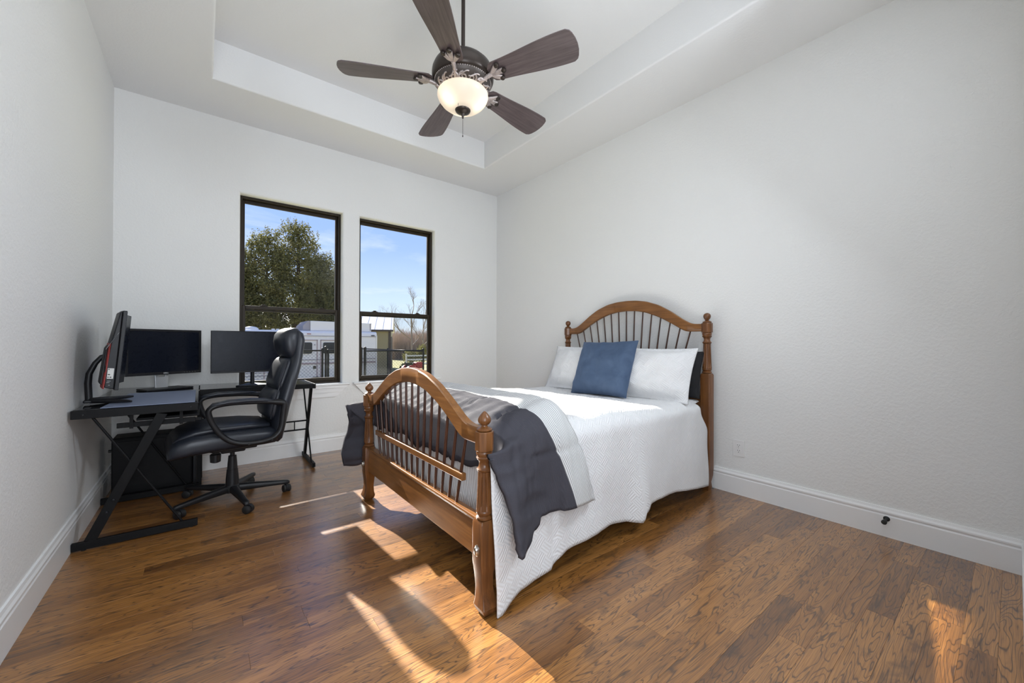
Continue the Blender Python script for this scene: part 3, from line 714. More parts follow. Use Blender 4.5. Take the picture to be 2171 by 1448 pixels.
DM().box(xb - .002, xb + .020, 4.045, 4.067, 0, ZD - .042).obj('corner_leg', 'black_metal', bevel=.002)
DM().box(xb - .012, xb + .016, 3.770, 3.792, .0, ZD - .042).obj('corner_leg', 'black_metal', bevel=.002)
# keyboard tray on slides
tray = DM().box(-.30, -.015, 3.11, 3.66, .640, .654).obj('keyboard_tray', 'black_metal', bevel=.003)
for yy in (3.075, 3.69):
    DM().box(-.375, -.035, yy - .006, yy + .006, .612, .640).obj('slide', 'black_metal', bevel=.002)
    DM().box(-.10, -.005, yy + .006, yy + .012, .618, .634).obj('slide', 'black_metal')
    for x in (-.315, -.100): DM().box(x - .008, x + .008, yy - .012, yy - .006, .606, .692).obj('hanger', 'black_metal', bevel=.001)
# mat
tag(MB().prism([(-.432, 3.016), (-.036, 3.016), (-.040, 3.745), (-.395, 3.745)], lambda p, q, d: (p, q, d), ZD + .0005, ZD + .0045).obj('desk_mat', 'desk_mat', bevel=.001), 'blue grey desk mat on the left arm of the corner desk', 'desk mat')

# ------------------------------------------------------------------ monitors
def monitor_curved():
    e = empty('monitor', (-.50, 3.265, ZD + .0095), R(4.5), 'black curved gaming monitor seen edge on with red trim on its back', 'monitor')
    # local: faces +x, width y
    W2, H0, H1 = .300, .090, .520; tilt = R(4.5)
    piv = Vector((.105, 0, .30))
    def T(p): # tilt so that the top leans forward
        q = Vector(p); d = q - piv; a = tilt; return (piv.x + d.x * math.cos(a) + d.z * math.sin(a), q.y, piv.z - d.x * math.sin(a) + d.z * math.cos(a))
    def cx(y_): return .108 + .028 * (y_ / W2) ** 2
    nn = 24
    def strip(off0, off1, y0, y1, z0, z1):
        m = MB(); m.v = []
        for i in range(nn + 1):
            y_ = y0 + (y1 - y0) * i / nn; x = cx(y_)
            for dx, z in ((off0, z0), (off1, z0), (off1, z1), (off0, z1)): m.v.append(T((x + dx, y_, z)))
        for i in range(nn):
            for j in range(4): m.f.append((i * 4 + j, i * 4 + (j + 1) % 4, i * 4 + 4 + (j + 1) % 4, i * 4 + 4 + j))
        m.f += [(0, 1, 2, 3), tuple(nn * 4 + j for j in (3, 2, 1, 0))]; return m
    strip(-.016, 0, -W2, W2, H0, H1).obj('bezel', 'monitor_plastic', e, 40, bevel=.002)
    strip(.0005, .0015, -W2 + .006, W2 - .006, H0 + .040, H1 - .006).obj('screen', 'monitor_screen', e, 40)
    # wedge-shaped back shell, deeper at the bottom
    def shell(y0, y1, prof_):
        m = MB(); k = len(prof_); q = 20
        for i in range(q + 1):
            d = y0 + (y1 - y0) * i / q
            for p, z in prof_: m.v.append(T((cx(d) + p, d, z)))
        for i in range(q):
            for j in range(k): m.f.append((i * k + j, i * k + (j + 1) % k, (i + 1) * k + (j + 1) % k, (i + 1) * k + j))
        m.f += [tuple(range(k)), tuple(q * k + j for j in reversed(range(k)))]; return m
    sh = shell(-W2 + .012, W2 - .012, [(-.016, H0 + .004), (-.016, H1 - .004), (-.026, H1 - .010), (-.048, H0 + .245), (-.056, H0 + .10), (-.054, H0 + .012)]).obj('back_shell', 'monitor_plastic', e, bevel=.004)
    shell(-W2 + .010, W2 - .010, [(-.054, H0 + .006), (-.047, H0 + .25), (-.050, H0 + .247), (-.0585, H0 + .02), (-.0575, H0 + .004)]).obj('red_trim', 'monitor_red', e, bevel=.002, label='red plastic strip')
    shell(-W2 + .06, W2 - .06, [(-.056, H0 + .02), (-.050, H0 + .24), (-.060, H0 + .22), (-.068, H0 + .03)]).obj('rear_cover', 'monitor_plastic', e, bevel=.004)
    yy = -W2 + .0105
    def onface(p, q): return T((cx(yy) + p, yy, q))
    for k, (r, a0, a1) in enumerate(((.085, 100, 200), (.065, 110, 185), (.050, 120, 175))):
        pts = [onface(-.012 + r * .62 * math.cos(R(a)) , H0 + .33 - .0 - r * 1.5 * math.sin(R(a - 90)) * .9) for a in range(a0, a1, 9)]
        MB().tube(pts, .0016, 6).obj('grey_line', 'grey_print', e, 60)
    def plate(p0, p1, q0, q1, mat, name, y_off=0):
        m = MB(); a = [(p0, q0), (p1, q0), (p1, q1), (p0, q1)]
        m.prism(a, lambda p, q, d: T((cx(yy) + p, yy + d, q)), -.0012 - y_off, .001); return m.obj(name, mat, e)
    plate(-.048, -.024, H0 + .060, H0 + .116, 'paper_label', 'label', 0)
    for q0, p0, p1 in ((.108, -.046, -.041), (.080, -.046, -.037), (.066, -.046, -.041), (.066, -.038, -.031)):
        plate(p0, p1, H0 + q0, H0 + q0 + .005, 'monitor_plastic', 'label_print', .0006)
    for q0, p0, p1 in ((.046, -.045, -.032), (.038, -.047, -.036), (.024, -.040, -.033)):
        plate(p0, p1, H0 + q0, H0 + q0 + .0035, 'grey_print', 'label_print', .0006)
    # stand: curved neck, splayed feet
    MB().tube([(-.012, 0, .010), (-.016, 0, .11), (-.012, 0, .165), (.012, 0, .225), (.038, 0, .262), (.06, 0, .270)], [.016, .016, .0145, .013, .012, .012], 12).obj('neck', 'chair_plastic', e, 60)
    MB().lathe([(.036, 0), (.036, .010), (.030, .014)], 28, (.045, 0, .001)).obj('stand_base', 'chair_plastic', e, 40)
    for s in (-1, 1):
        MB().tube([(-.005, s * .01, .012), (.06, s * .055, .010), (.150, s * .130, .008), (.166, s * .146, .007)], [.016, .014, .009, .006], 10).obj('stand_foot', 'chair_plastic', e, 60)
    MB().box(-.034, .02, -.030, .030, 0, .016).obj('stand_heel', 'chair_plastic', e, bevel=.006)
monitor_curved()
def monitor_flat(loc, rz, W2, z0, z1, bz, label, base, logo=False, lip=None):
    e = empty('monitor', loc, rz, label, 'monitor')   # local: faces -y
    bb = bz if lip is None else lip
    m = MB(); t = .0
    m.box(-W2, -W2 + bz, -.006, .012, z0, z1).box(W2 - bz, W2, -.006, .012, z0, z1).box(-W2 + bz, W2 - bz, -.006, .012, z1 - bz, z1).box(-W2 + bz, W2 - bz, -.006, .012, z0, z0 + bb)
    m.obj('bezel', 'monitor_plastic', e, bevel=.002)
    MB().box(-W2 + bz - .002, W2 - bz + .002, -.002, .004, z0 + bb - .002, z1 - bz + .002).obj('screen', 'monitor_screen', e)
    MB().prism(rrect(-W2 + .01, W2 - .01, z0 + .01, z1 - .01, .02), lambda p, q, d: (p * (1 if d < .02 else .8), d, (z0 + z1) / 2 + (q - (z0 + z1) / 2) * (1 if d < .02 else .7)), .012, .042).obj('back_cover', 'monitor_plastic', e, bevel=.004)
    if base == 'silver':
        MB().prism([(-.040, .005), (.040, .005), (.046, z0 + .05), (.020, z0 + .05), (.020, z0 - .012), (.016, z0 - .020), (-.016, z0 - .020), (-.020, z0 - .012), (-.020, z0 + .05), (-.046, z0 + .05)], lambda p, q, d: (p, d, q), .046, .060).obj('stand_neck', 'silver_plastic', e, bevel=.003, label='silver stand neck with a cable hole')
        MB().prism([(-.150, -.075), (.150, -.075), (.135, .095), (-.135, .095)], lambda p, q, d: (p, q, d), 0, .014).obj('stand_base', 'monitor_plastic', e, bevel=.006)
    else:
        MB().tube([(0, .052, .008), (0, .050, z0 + .06)], [.016, .013], 12).obj('stand_neck', 'monitor_plastic', e, 60)
        MB().prism([(-.125, -.095), (-.10, -.110), (.10, -.110), (.125, -.095), (.030, .085), (-.030, .085)], lambda p, q, d: (p, q, d), 0, .012).obj('stand_base', 'monitor_plastic', e, bevel=.004)
    if logo:
        c = bpy.data.curves.new('logo', 'FONT'); c.body = 'DELL'; c.size = .014; c.align_x = 'CENTER'; c.align_y = 'CENTER'; c.extrude = .0005; c.space_character = 1.05
        tmp = bpy.data.objects.new('tmp', c); COL.objects.link(tmp); bpy.context.view_layer.update()
        me = bpy.data.meshes.new_from_object(tmp.evaluated_get(bpy.context.evaluated_depsgraph_get())); bpy.data.objects.remove(tmp); me.materials.clear(); me.materials.append(MATS['logo_silver'])
        lo = bpy.data.objects.new('logo', me); COL.objects.link(lo); lo.parent = e; lo.location = (0.0, -.0068, z0 + .011); lo.rotation_euler = (PI / 2, 0, 0)
        for k in range(5): MB().box(W2 - .12 + k * .019 - .002, W2 - .12 + k * .019 + .002, -.0072, -.006, z0 + .009, z0 + .013).obj('button', 'grey_print', e)
monitor_flat((-.222, 3.953, ZD), R(30), .240, .113, .452, .016, 'black widescreen monitor on a silver stand in the desk corner', 'silver', True, .020)
monitor_flat((.330, 3.935, ZD), R(0), .283, .108, .450, .005, 'thin framed black monitor standing in front of the left window', 'plain', False, .016)

# ------------------------------------------------------------------ computer tower
pc = empty('computer_tower', (-.265, 3.935, 0), 0, 'black computer tower on the floor under the corner desk', 'computer')
MB().box(-.228, .205, -.105, .085, .020, .412).obj('case', 'pc_black', pc, bevel=.004)
MB().box(-.222, .200, -.112, -.105, .034, .400).obj('side_panel', 'pc_black', pc, bevel=.003)
MB().box(.207, .232, -.108, .088, .020, .414).obj('front_panel', 'monitor_plastic', pc, bevel=.006)
MB().box(.2325, .234, -.030, -.022, .12, .36).obj('front_strip', 'silver_plastic', pc, label='bright slit on the tower front')
MB().prism([(-.228, -.108), (.205, -.108), (.205, .085), (-.228, .085)], lambda p, q, d: (p * (1 if d < .415 else .97), q * (1 if d < .415 else .95), d), .412, .424).obj('top_cover', 'pc_black', pc, bevel=.003)
g = MB()
for i in range(17):
    for j in range(28):
        x = -.135 + i * .0075; z = .09 + j * .0075
        g.prism([(x - .0024, z), (x, z - .0024), (x + .0024, z), (x, z + .0024)], lambda p, q, d: (p, d, q), -.1128, -.112)
g.obj('vent_holes', 'fence_black', pc, kind='stuff')
for x in (-.19, .18):
    for y_ in (-.08, .06): MB().lathe([(.016, 0), (.018, .020)], 12, (x, y_, 0)).obj('foot', 'black_rubber', pc)
MB().lathe([(.010, 0), (.010, .016), (.008, .018)], 10).obj('thumb_screw', 'black_rubber', pc, loc=(-.229, -.07, .335)).rotation_euler = (0, -PI / 2, 0)
MB().tube([(-.02, .06, .424), (-.02, .06, .475)], .004, 8).obj('antenna', 'grey_print', pc)

# ------------------------------------------------------------------ office chair
CH = empty('office_chair', (.165, 3.36, 0), R(185), 'black leather executive office chair with loop arms by the desk', 'chair')
X_, Y_, Z_ = (1, 0, 0), (0, 1, 0), (0, 0, 1)
# seat (loft along x)
secs = []
for x, zc, hz, hy in ((-.235, .440, .040, .215), (-.215, .448, .062, .238), (-.15, .452, .068, .250), (0, .456, .072, .258), (.14, .456, .075, .260), (.24, .450, .075, .258), (.300, .438, .070, .252), (.335, .420, .055, .240), (.350, .405, .034, .215)):
    secs.append(((x, 0, zc), Y_, Z_, hy, hz))
seat = MB().loft(secs, 40, 3.4).obj('seat', 'leather', CH, 180)
secs = []
for x, zc, hz, hy in ((-.20, .515, .010, .16), (-.18, .520, .022, .195), (-.06, .530, .028, .215), (.10, .534, .030, .222), (.22, .524, .030, .222), (.29, .502, .024, .212), (.325, .476, .014, .19)):
    secs.append(((x, 0, zc), Y_, Z_, hy, hz))
MB().loft(secs, 40, 3).obj('seat_cushion', 'leather', CH, 180)
# backrest shell (loft along its leaning spine)
spine = ((.400, -.225, .030, .19), (.430, -.235, .040, .225), (.52, -.245, .046, .248), (.66, -.270, .050, .252), (.80, -.310, .048, .240), (.93, -.352, .044, .215), (1.00, -.372, .040, .188), (1.06, -.382, .042, .172), (1.12, -.390, .042, .165), (1.165, -.388, .034, .150), (1.185, -.380, .016, .125))
def spn(z):
    return interp([(s[0], s[1]) for s in spine], z)
secs = [((x, 0, z), Y_, (.96, 0, .28), hy, hx) for z, x, hx, hy in spine]
MB().loft(secs, 44, 3.2).obj('backrest', 'leather', CH, 180)
def cushion(name, z0, z1, wt, wb, th, n=14, off=.040, ex=3):
    secs = []
    for i in range(n + 1):
        t = i / n; z = z0 + (z1 - z0) * t; k = (1 - abs(2 * t - 1) ** 3.4) ** .5 if 0 < t < 1 else .12
        k = max(k, .12); secs.append(((spn(z) + off, 0, z), Y_, (.96, 0, .28), (wb + (wt - wb) * t) * (.75 + .25 * k), th * k))
    return MB().loft(secs, 40, ex).obj(name, 'leather', CH, 180)
cushion('lumbar_cushion', .545, .765, .190, .190, .066)
cushion('upper_cushion', .740, .985, .158, .188, .058)
# head cushion: a fat roll wrapped round the top
secs = []
for z, x, hx, hy in ((.968, -.352, .030, .130), (.985, -.345, .052, .152), (1.03, -.335, .070, .163), (1.09, -.332, .078, .165), (1.14, -.336, .074, .160), (1.175, -.346, .058, .148), (1.195, -.362, .034, .128), (1.200, -.372, .014, .10)):
    secs.append(((x, 0, z), Y_, (.98, 0, .18), hy, hx))
MB().loft(secs, 44, 2.7).obj('head_cushion', 'leather', CH, 180)
for s in (-1, 1):   # piping along the cushion edges
    MB().tube([(spn(z) + .060, s * (interp(((.54, .185), (.76, .19), (.98, .165)), z)), z) for z in [.56 + .02 * i for i in range(21)]], .0045, 6).obj('piping', 'leather', CH, 60)
# loop arms
def loop_arm(s):
    y_ = s * .262
    pts = [(.160, .640), (.130, .662), (.06, .672), (-.05, .670), (-.16, .662), (-.235, .650), (-.262, .640), (-.255, .60), (-.250, .545), (-.240, .490), (-.205, .447), (-.145, .430), (-.06, .428), (.01, .440), (.065, .470), (.110, .520), (.145, .575), (.160, .615)]
    # round closed curve by Chaikin
    P = [Vector((x, z + .032 * sm(.50, .64, z))) for x, z in pts]
    for _ in range(2):
        Q = []
        for i in range(len(P)): a, b = P[i], P[(i + 1) % len(P)]; Q += [a * .75 + b * .25, a * .25 + b * .75]
        P = Q
    n = len(P); m = MB(); k = 10
    for i, p in enumerate(P):
        t = (P[(i + 1) % n] - P[i - 1]).normalized(); nr = Vector((t.y, -t.x)); lo = sm(.69, .58, p.y)
        hw, ht = .026 - .004 * lo, .0165 + .004 * (p.x < -.2)
        for j in range(k):
            a = 2 * PI * j / k; d = nr * math.cos(a) * ht; m.v.append((p.x + d.x, y_ + math.sin(a) * hw, p.y + d.y))
    for i in range(n):
        for j in range(k): m.f.append((i * k + j, i * k + (j + 1) % k, ((i + 1) % n) * k + (j + 1) % k, ((i + 1) % n) * k + j))
    arm = m.obj('armrest', 'chair_plastic', CH, 180)
    secs = [((x, y_, z + .032), Y_, Z_, hy, hz) for x, z, hy, hz in ((.158, .655, .014, .006), (.14, .668, .026, .012), (.06, .680, .031, .014), (-.06, .680, .031, .014), (-.15, .673, .028, .013), (-.19, .668, .016, .007))]
    MB().loft(secs, 20, 2.6).obj('arm_pad', 'leather', arm, 180)
    for x, z in ((-.18, .437), (-.05, .428)):
        o = MB().lathe([(0, 0), (.007, 0), (.006, .003), (0, .0032)], 10).obj('screw', 'black_rubber', arm); o.location = (x, y_ + s * .022, z); o.rotation_euler = (-s * PI / 2, 0, 0)
loop_arm(1); loop_arm(-1)
MB().prism([(-.13, -.10), (.12, -.10), (.15, -.05), (.15, .05), (.12, .10), (-.13, .10)], lambda p, q, d: (p, q, d), .360, .388).obj('tilt_mechanism', 'chair_plastic', CH, bevel=.008)
MB().box(-.07, .07, -.05, .05, .335, .362).obj('mechanism_box', 'chair_plastic', CH, bevel=.01)
MB().lathe([(.018, 0), (.030, .006), (.032, .055), (.024, .062)], 14).obj('tension_knob', 'chair_plastic', CH, 40, loc=(.095, 0, .275))
MB().tube([(0, -.05, .352), (.0, -.18, .350), (.0, -.23, .345)], [.005, .005, .009], 8).obj('height_lever', 'chair_plastic', CH, 60)
MB().lathe([(.040, .080), (.038, .150), (.033, .205), (.033, .213), (.030, .214), (.028, .255), (.024, .300), (.024, .306), (.014, .308), (.014, .345)], 24).obj('gas_lift', 'chair_plastic', CH, 40)
MB().lathe([(.030, .052), (.048, .058), (.050, .095), (.042, .108)], 24).obj('hub', 'chair_plastic', CH, 40)
for k in range(5):
    a = R(-80 - 185 + 72 * k); d = Vector((math.cos(a), math.sin(a), 0)); n_ = Vector((-d.y, d.x, 0))
    secs = [(d * r + Z_v * 0 if False else tuple(d * r + Vector((0, 0, z))), n_, Z_, wy, wz) for r, z, wy, wz in ((.02, .082, .026, .026), (.09, .080, .024, .024), (.20, .074, .020, .019), (.30, .068, .018, .015), (.335, .066, .017, .014), (.348, .064, .010, .008))]
    leg = MB().loft(secs, 16, 3).obj('base_leg', 'chair_plastic', CH, 60)
    c = d * .322; sw = a + R((40, -70, 130, 15, 100)[k]); wd = Vector((math.cos(sw), math.sin(sw), 0)); ax = Vector((-wd.y, wd.x, 0)); cc = c + wd * .016 + Vector((0, 0, .026))
    cs = MB()
    for s in (-1, 1):
        p0 = cc + ax * s * .006; p1 = cc + ax * s * .026
        cs.tube([p0, p0.lerp(p1, .15), p0.lerp(p1, .8), p1], [.022, .026, .026, .020], 18)
    cs.tube([c + Vector((0, 0, .066)), c + Vector((0, 0, .040))], .009, 8).obj('caster', 'black_rubber', leg, 50)
    hood = MB().tube([cc + ax * -.007 + Vector((0, 0, .004)), cc + ax * .007 + Vector((0, 0, .004))], .0285, 16).obj('caster_hood', 'chair_plastic', leg, 50)

# ------------------------------------------------------------------ ceiling fan
fan = empty('ceiling_fan', (1.250, 2.095, ZT), 0, 'dark bronze five blade ceiling fan with a lit frosted bowl', 'ceiling fan')
zf = -ZT
def FZ(prof_): return [(r, z + zf) for r, z in prof_]
MB().lathe(FZ([(.02, 3.265), (.05, 3.28), (.072, 3.31), (.075, 3.347)]), 32).obj('canopy', 'fan_bronze', fan, 40)
MB().lathe(FZ([(.012, 2.90), (.012, 3.28)]), 16).obj('downrod', 'fan_bronze', fan, 40)
MB().lathe(FZ([(.168, 2.690), (.182, 2.698), (.188, 2.712), (.189, 2.735), (.186, 2.760), (.174, 2.788), (.150, 2.812), (.110, 2.832), (.060, 2.846), (.032, 2.852), (.030, 2.880), (.016, 2.886)]), 48).obj('motor_housing', 'fan_bronze', fan, 40)
plate = MB().lathe(FZ([(.085, 2.642), (.118, 2.648), (.150, 2.662), (.168, 2.682), (.172, 2.692)]), 48).obj('scroll_band', 'fan_band', fan, 40, label='dark band cast with pewter scrolls')
sc_ = MB(); rs = random.Random(3)
for k in range(15):      # raised scrolls on the band
    a0 = 2 * PI * k / 15; sgn = 1 if k % 2 else -1
    pts = []
    for i in range(22):
        t = i / 21; rr = .026 * (1 - t * .85); th = sgn * (t * 3.1 * PI)
        rad = .128 + rr * math.cos(th) ; an = a0 + rr * math.sin(th) / .125
        z = 2.6465 + max(0, rad - .115) * .52
        pts.append((rad * math.cos(an), rad * math.sin(an), z + zf - .003))
    sc_.tube(pts, [.0062 * (1 - .5 * i / 21) for i in range(22)], 6)
    pts = [((.150 + .012 * math.sin(t * 2)) * math.cos(a0 + .2 * t), (.150 + .012 * math.sin(t * 2)) * math.sin(a0 + .2 * t), 2.659 + zf + .006 * math.sin(t * 2)) for t in [x / 6 for x in range(-6, 7)]]
    sc_.tube(pts, .0045, 6)
sc_.obj('scrolls', 'fan_pewter', plate, 60, kind='stuff')
bd = MB()
for k in range(80): a = 2 * PI * k / 80; bd.lathe([(.0005, -.004), (.0035, -.002), (.0035, .002), (.0005, .004)], 6, (.171 * math.cos(a), .171 * math.sin(a), 2.690 + zf))
bd.obj('bead_ring', 'fan_pewter', plate, 60, kind='stuff')
MB().lathe(FZ([(.060, 2.622), (.099, 2.626), (.104, 2.634), (.100, 2.642), (.094, 2.650), (.070, 2.656)]), 36).obj('light_fitter', 'fan_bronze', fan, 40)
bowl = MB().lathe(FZ([(.0305, 2.523), (.066, 2.528), (.103, 2.543), (.130, 2.564), (.148, 2.588), (.155, 2.608), (.154, 2.622), (.146, 2.632), (.120, 2.637), (.100, 2.638)]), 48)
bowl.f = bowl.f[:-2]
bo = bowl.obj('light_bowl', 'frosted_bowl', fan, 170, label='frosted glass light bowl, lit')
fin = MB().lathe(FZ([(.003, 2.474), (.006, 2.478), (.0065, 2.488), (.010, 2.494), (.012, 2.502), (.030, 2.508), (.044, 2.516), (.049, 2.528), (.046, 2.538), (.030, 2.546)]), 28).obj('bowl_finial', 'fan_bronze', fan, 50)
MB().tube([(0, 0, 2.476 + zf), (0, 0, 2.372 + zf)], .0012, 6).obj('pull_chain', 'fan_bronze', fan)
MB().lathe(FZ([(.001, 2.360), (.003, 2.363), (.003, 2.370), (.001, 2.374)]), 8).obj('chain_weight', 'fan_bronze', fan)
MB().tube([(-.040, -.030, 2.56 + zf), (-.056, -.040, 2.545 + zf), (-.056, -.040, 2.515 + zf)], .0013, 6).obj('pull_chain', 'fan_bronze', fan)
def blade_meshes():
    m = MB(); L0, L1 = .185, .705; n = 26; poly = []
    def half(x): # half width
        t = (x - L0) / (L1 - L0); b = .062 + (.097 - .062) * sm(0, .9, t)
        if t < .09: b *= math.sqrt(max(0, 1 - ((.09 - t) / .09) ** 2)) * .55 + .45
        if t > .95: b *= 1 - ((t - .95) / .05) ** 2 * .13
        return b
    xs = [L0 + (L1 - L0) * i / n for i in range(n + 1)]
    poly = [(x + .012 * (1 if False else 0), half(x)) for x in xs] + [(x, -half(x)) for x in reversed(xs)]
    # bowed tip
    poly = poly[:n + 1] + [(L1 + .010, .066), (L1 + .019, .035), (L1 + .022, 0), (L1 + .019, -.035), (L1 + .010, -.066)] + poly[n + 1:]
    return MB().prism(poly, lambda p, q, d: (p, q, d), -.003, .003)
bm_ = blade_meshes().mesh('blade'); bm_.materials.append(MATS['fan_wood'])
def iron_mesh():
    m = MB(); m.tube([(.085, 0, -.046), (.125, 0, -.046), (.170, 0, -.024), (.205, 0, -.012)], [.013, .011, .012, .014], 10)
    for s, ln in ((-1, .072), (0, .085), (1, .072)):    # three-lobed leaf
        dirn = Vector((math.cos(s * .62), math.sin(s * .62), 0))
        for k in (-1, 0, 1):
            d2 = Vector((math.cos(s * .62 + k * .14), math.sin(s * .62 + k * .14), 0)); p0 = Vector((.195, 0, -.012))
            m.tube([p0, p0 + d2 * ln * .5 + Vector((0, 0, -.003)), p0 + d2 * ln], [.008, .009, .006], 8)
    return m.mesh('blade_iron')
def knob_mesh():
    m = MB()
    for s, ln in ((-1, .074), (0, .087), (1, .074)):
        d = Vector((math.cos(s * .62), math.sin(s * .62), 0)); p = Vector((.195, 0, -.013)) + d * ln
        m.lathe([(.002, -.010), (.013, -.008), (.016, -.002), (.014, .006), (.004, .008)], 12, tuple(p))
    return m.mesh('iron_tip')
im_ = iron_mesh(); smooth_by(im_, 60); im_.materials.append(MATS['fan_pewter']); km_ = knob_mesh(); smooth_by(km_, 50); km_.materials.append(MATS['fan_bronze'])
for k in range(5):
    a = R(-64 + 72 * k)
    b = bpy.data.objects.new('blade', bm_); COL.objects.link(b); b.parent = fan; b.matrix_local = Matrix.Translation((0, 0, 2.700 + zf)) @ Matrix.Rotation(a, 4, 'Z') @ Matrix.Rotation(R(-13), 4, 'X')
    i_ = bpy.data.objects.new('blade_iron', im_); COL.objects.link(i_); i_.parent = b
    k_ = bpy.data.objects.new('iron_tip', km_); COL.objects.link(k_); k_.parent = b; k_['label'] = 'dark bronze screw caps'
for dx, dy in ((-.085, -.01), (.062, -.058), (.03, .085)):
    pl = bpy.data.lights.new('fan_bulb', 'POINT'); pl.energy = .24; pl.color = (1, .92, .80); pl.shadow_soft_size = .022
    po = bpy.data.objects.new('fan_bulb', pl); COL.objects.link(po); po.parent = fan; po.location = (dx, dy, 2.585 + zf)

# ------------------------------------------------------------------ outlet, door stop
ol = empty('wall_outlet', (XR, 1.2425, .3345), 0, 'white duplex wall outlet on the right wall beside the bed', 'outlet')
MB().prism(rrect(-.0385, .0385, -.0585, .0585, .004), lambda p, q, d: (-d, p, q), 0, .006).obj('cover_plate', 'white_plastic', ol, bevel=.0015)
for z in (.0195, -.0195):
    rc = MB().prism(rrect(-.017, .017, z - .014, z + .014, .009), lambda p, q, d: (-d, p, q), .005, .0082).obj('receptacle', 'white_plastic', ol, bevel=.001)
    for y_ in (-.0065, .0065): MB().box(-.0088, -.0080, y_ - .0012, y_ + .0012, z + .001, z + .009).obj('slot', 'black_rubber', rc)
    MB().lathe([(.0024, 0), (.0024, .0008)], 10).obj('ground_hole', 'black_rubber', rc, loc=(-.0082, 0, z - .007)).rotation_euler = (0, -PI / 2, 0)
MB().lathe([(.002, 0), (.0022, .0012)], 8).obj('screw', 'chrome', ol, loc=(-.006, 0, 0)).rotation_euler = (0, -PI / 2, 0)
ds = empty('door_stop', (XR - .016, .452, .104), 0, 'black door stop screwed into the right baseboard', 'door stop')
o = MB().lathe([(.015, 0), (.013, .004), (.006, .008), (.0055, .050), (.0105, .052), (.011, .070), (.008, .074)], 16).obj('stem', 'black_rubber', ds, 40); o.rotation_euler = (0, -PI / 2, 0)
MB().lathe([(.012, .0), (.0125, .012), (.010, .014)], 16).obj('bumper', 'black_rubber', ds, 40, loc=(-.062, 0, 0)).rotation_euler = (0, -PI / 2, 0)

# ------------------------------------------------------------------ outdoors
def gz(x, y_): return interp(((4.4, -.22), (10, -.31), (17, -1.0), (30, -1.35), (60, -1.5), (120, -1.2)), y_)
def terr(a, b):
    y_ = 4.45 + (b ** 2) * 130; x = -40 + 130 * a; return (x, y_, gz(x, y_) + (.03 * nz3(x * .5, y_ * .5) if y_ > 12 else 0))
g = MB().grid(80, 60, terr, lambda a, b: (a, b)); structure(g.obj('ground', 'lawn', smooth=180), 'grassy yard sloping away outside the windows')
# chain link fence
def chain(name, x0, x1, y0, y1, zt, zb, label, posts, group=None, frame=False, low=True):
    e = empty(name, (x0, y0, zb), 0, label, 'fence' if not frame else 'gate', group); ox, oy = x0, y0
    dx = x1 - x0; ln = math.hypot(dx, y1 - y0); ux, uy = dx / ln, (y1 - y0) / ln; h = zt - zb
    for d, extra in posts:
        p = MB().tube([(ux * d, uy * d, -.05), (ux * d, uy * d, h + extra)], .024, 12).obj('post', 'fence_black', e, 60)
        MB().lathe([(.026, 0), (.027, .012), (.018, .026), (.003, .032)], 12, (ux * d, uy * d, h + extra)).obj('cap', 'fence_black', p, 60)
    MB().tube([(0, 0, h), (ux * ln, uy * ln, h)], .019, 10).obj('top_rail', 'fence_black', e, 60)
    if low: MB().tube([(0, 0, h * .30), (ux * ln, uy * ln, h * .30)], .013, 8).obj('low_rail', 'fence_black', e, 60)
    m = MB(); st = .078; k = -h
    while k < ln:
        for s in (1, -1):
            a = k; b = k + h; z0, z1 = 0, h
            if a < 0: z0 = -a; a = 0
            if b > ln: z1 = h - (b - ln); b = ln
            if s < 0: a, b = ln - a, ln - b
            if z1 > z0: m.tube([(ux * a, uy * a, z0), (ux * b, uy * b, z1)], .0021, 3, False)
        k += st
    m.obj('mesh', 'fence_black', e, kind='stuff')
    return e
chain('chain_link_fence', -1.6, 2.20, 10, 10, .905, -.31, 'black chain link fence panel seen behind the office chair', ((0, .02), (1.9, .02), (3.80, .03)))
gt = chain('chain_link_gate', 2.325, 3.085, 10, 10, .905, -.26, 'black chain link gate between two posts in the yard', ((0, .0), (.76, .0)), frame=True)
tag(MB().tube([(2.272, 10, -.36), (2.272, 10, .985)], .026, 12).lathe([(.028, 0), (.028, .012), (.003, .03)], 12, (2.272, 10, .985)).obj('gate_post', 'fence_black', smooth=50), 'black hinge post left of the chain link gate', 'post')
tag(MB().tube([(3.178, 10, -.36), (3.178, 10, .965)], .034, 12).lathe([(.036, 0), (.036, .012), (.003, .03)], 12, (3.178, 10, .965)).obj('gate_post', 'fence_black', smooth=50), 'thick black latch post right of the chain link gate', 'post')
chain('chain_link_fence', 3.22, 4.775, 10, 10.05, .885, -.31, 'black chain link fence panel seen through the right window', ((1.555, .03),), low=False)
chain('chain_link_fence', 4.80, 4.83, 10.12, 15.5, .86, -.40, 'black chain link fence run going away from the corner post', ((2.7, .02), (5.45, .02)), low=False)
# horse trailer
TY = 17.0; tg = -1.0
tr = empty('horse_trailer', (1.5, TY, tg), 0, 'white horse trailer parked beyond the chain link fence', 'trailer')
def TB(x0, x1, y0, y1, z0, z1): return MB().box(x0 - 1.5, x1 - 1.5, y0 - TY, y1 - TY, z0 - tg, z1 - tg)
m = MB().prism(rrect(0, 2.3, -.62 - tg, 1.555 - tg, .16, 5), lambda p, q, d: (d, p, q), -5.5, 4.40)
m.obj('body', 'trailer_white', tr, 40)
TB(-4, 5.88, TY - .02, TY + .01, 1.335, 1.36).obj('roof_trim', 'trailer_grey', tr)
TB(-4, 5.88, TY - .025, TY + .01, .235, .30).obj('stripe', 'trailer_trim', tr); TB(-4, 5.88, TY - .02, TY + .01, .40, .43).obj('stripe', 'trailer_grey', tr)
for z in (-.05, -.16, -.30): TB(-4, 2.9, TY - .02, TY + .01, z, z + .035).obj('stripe', 'trailer_grey', tr)
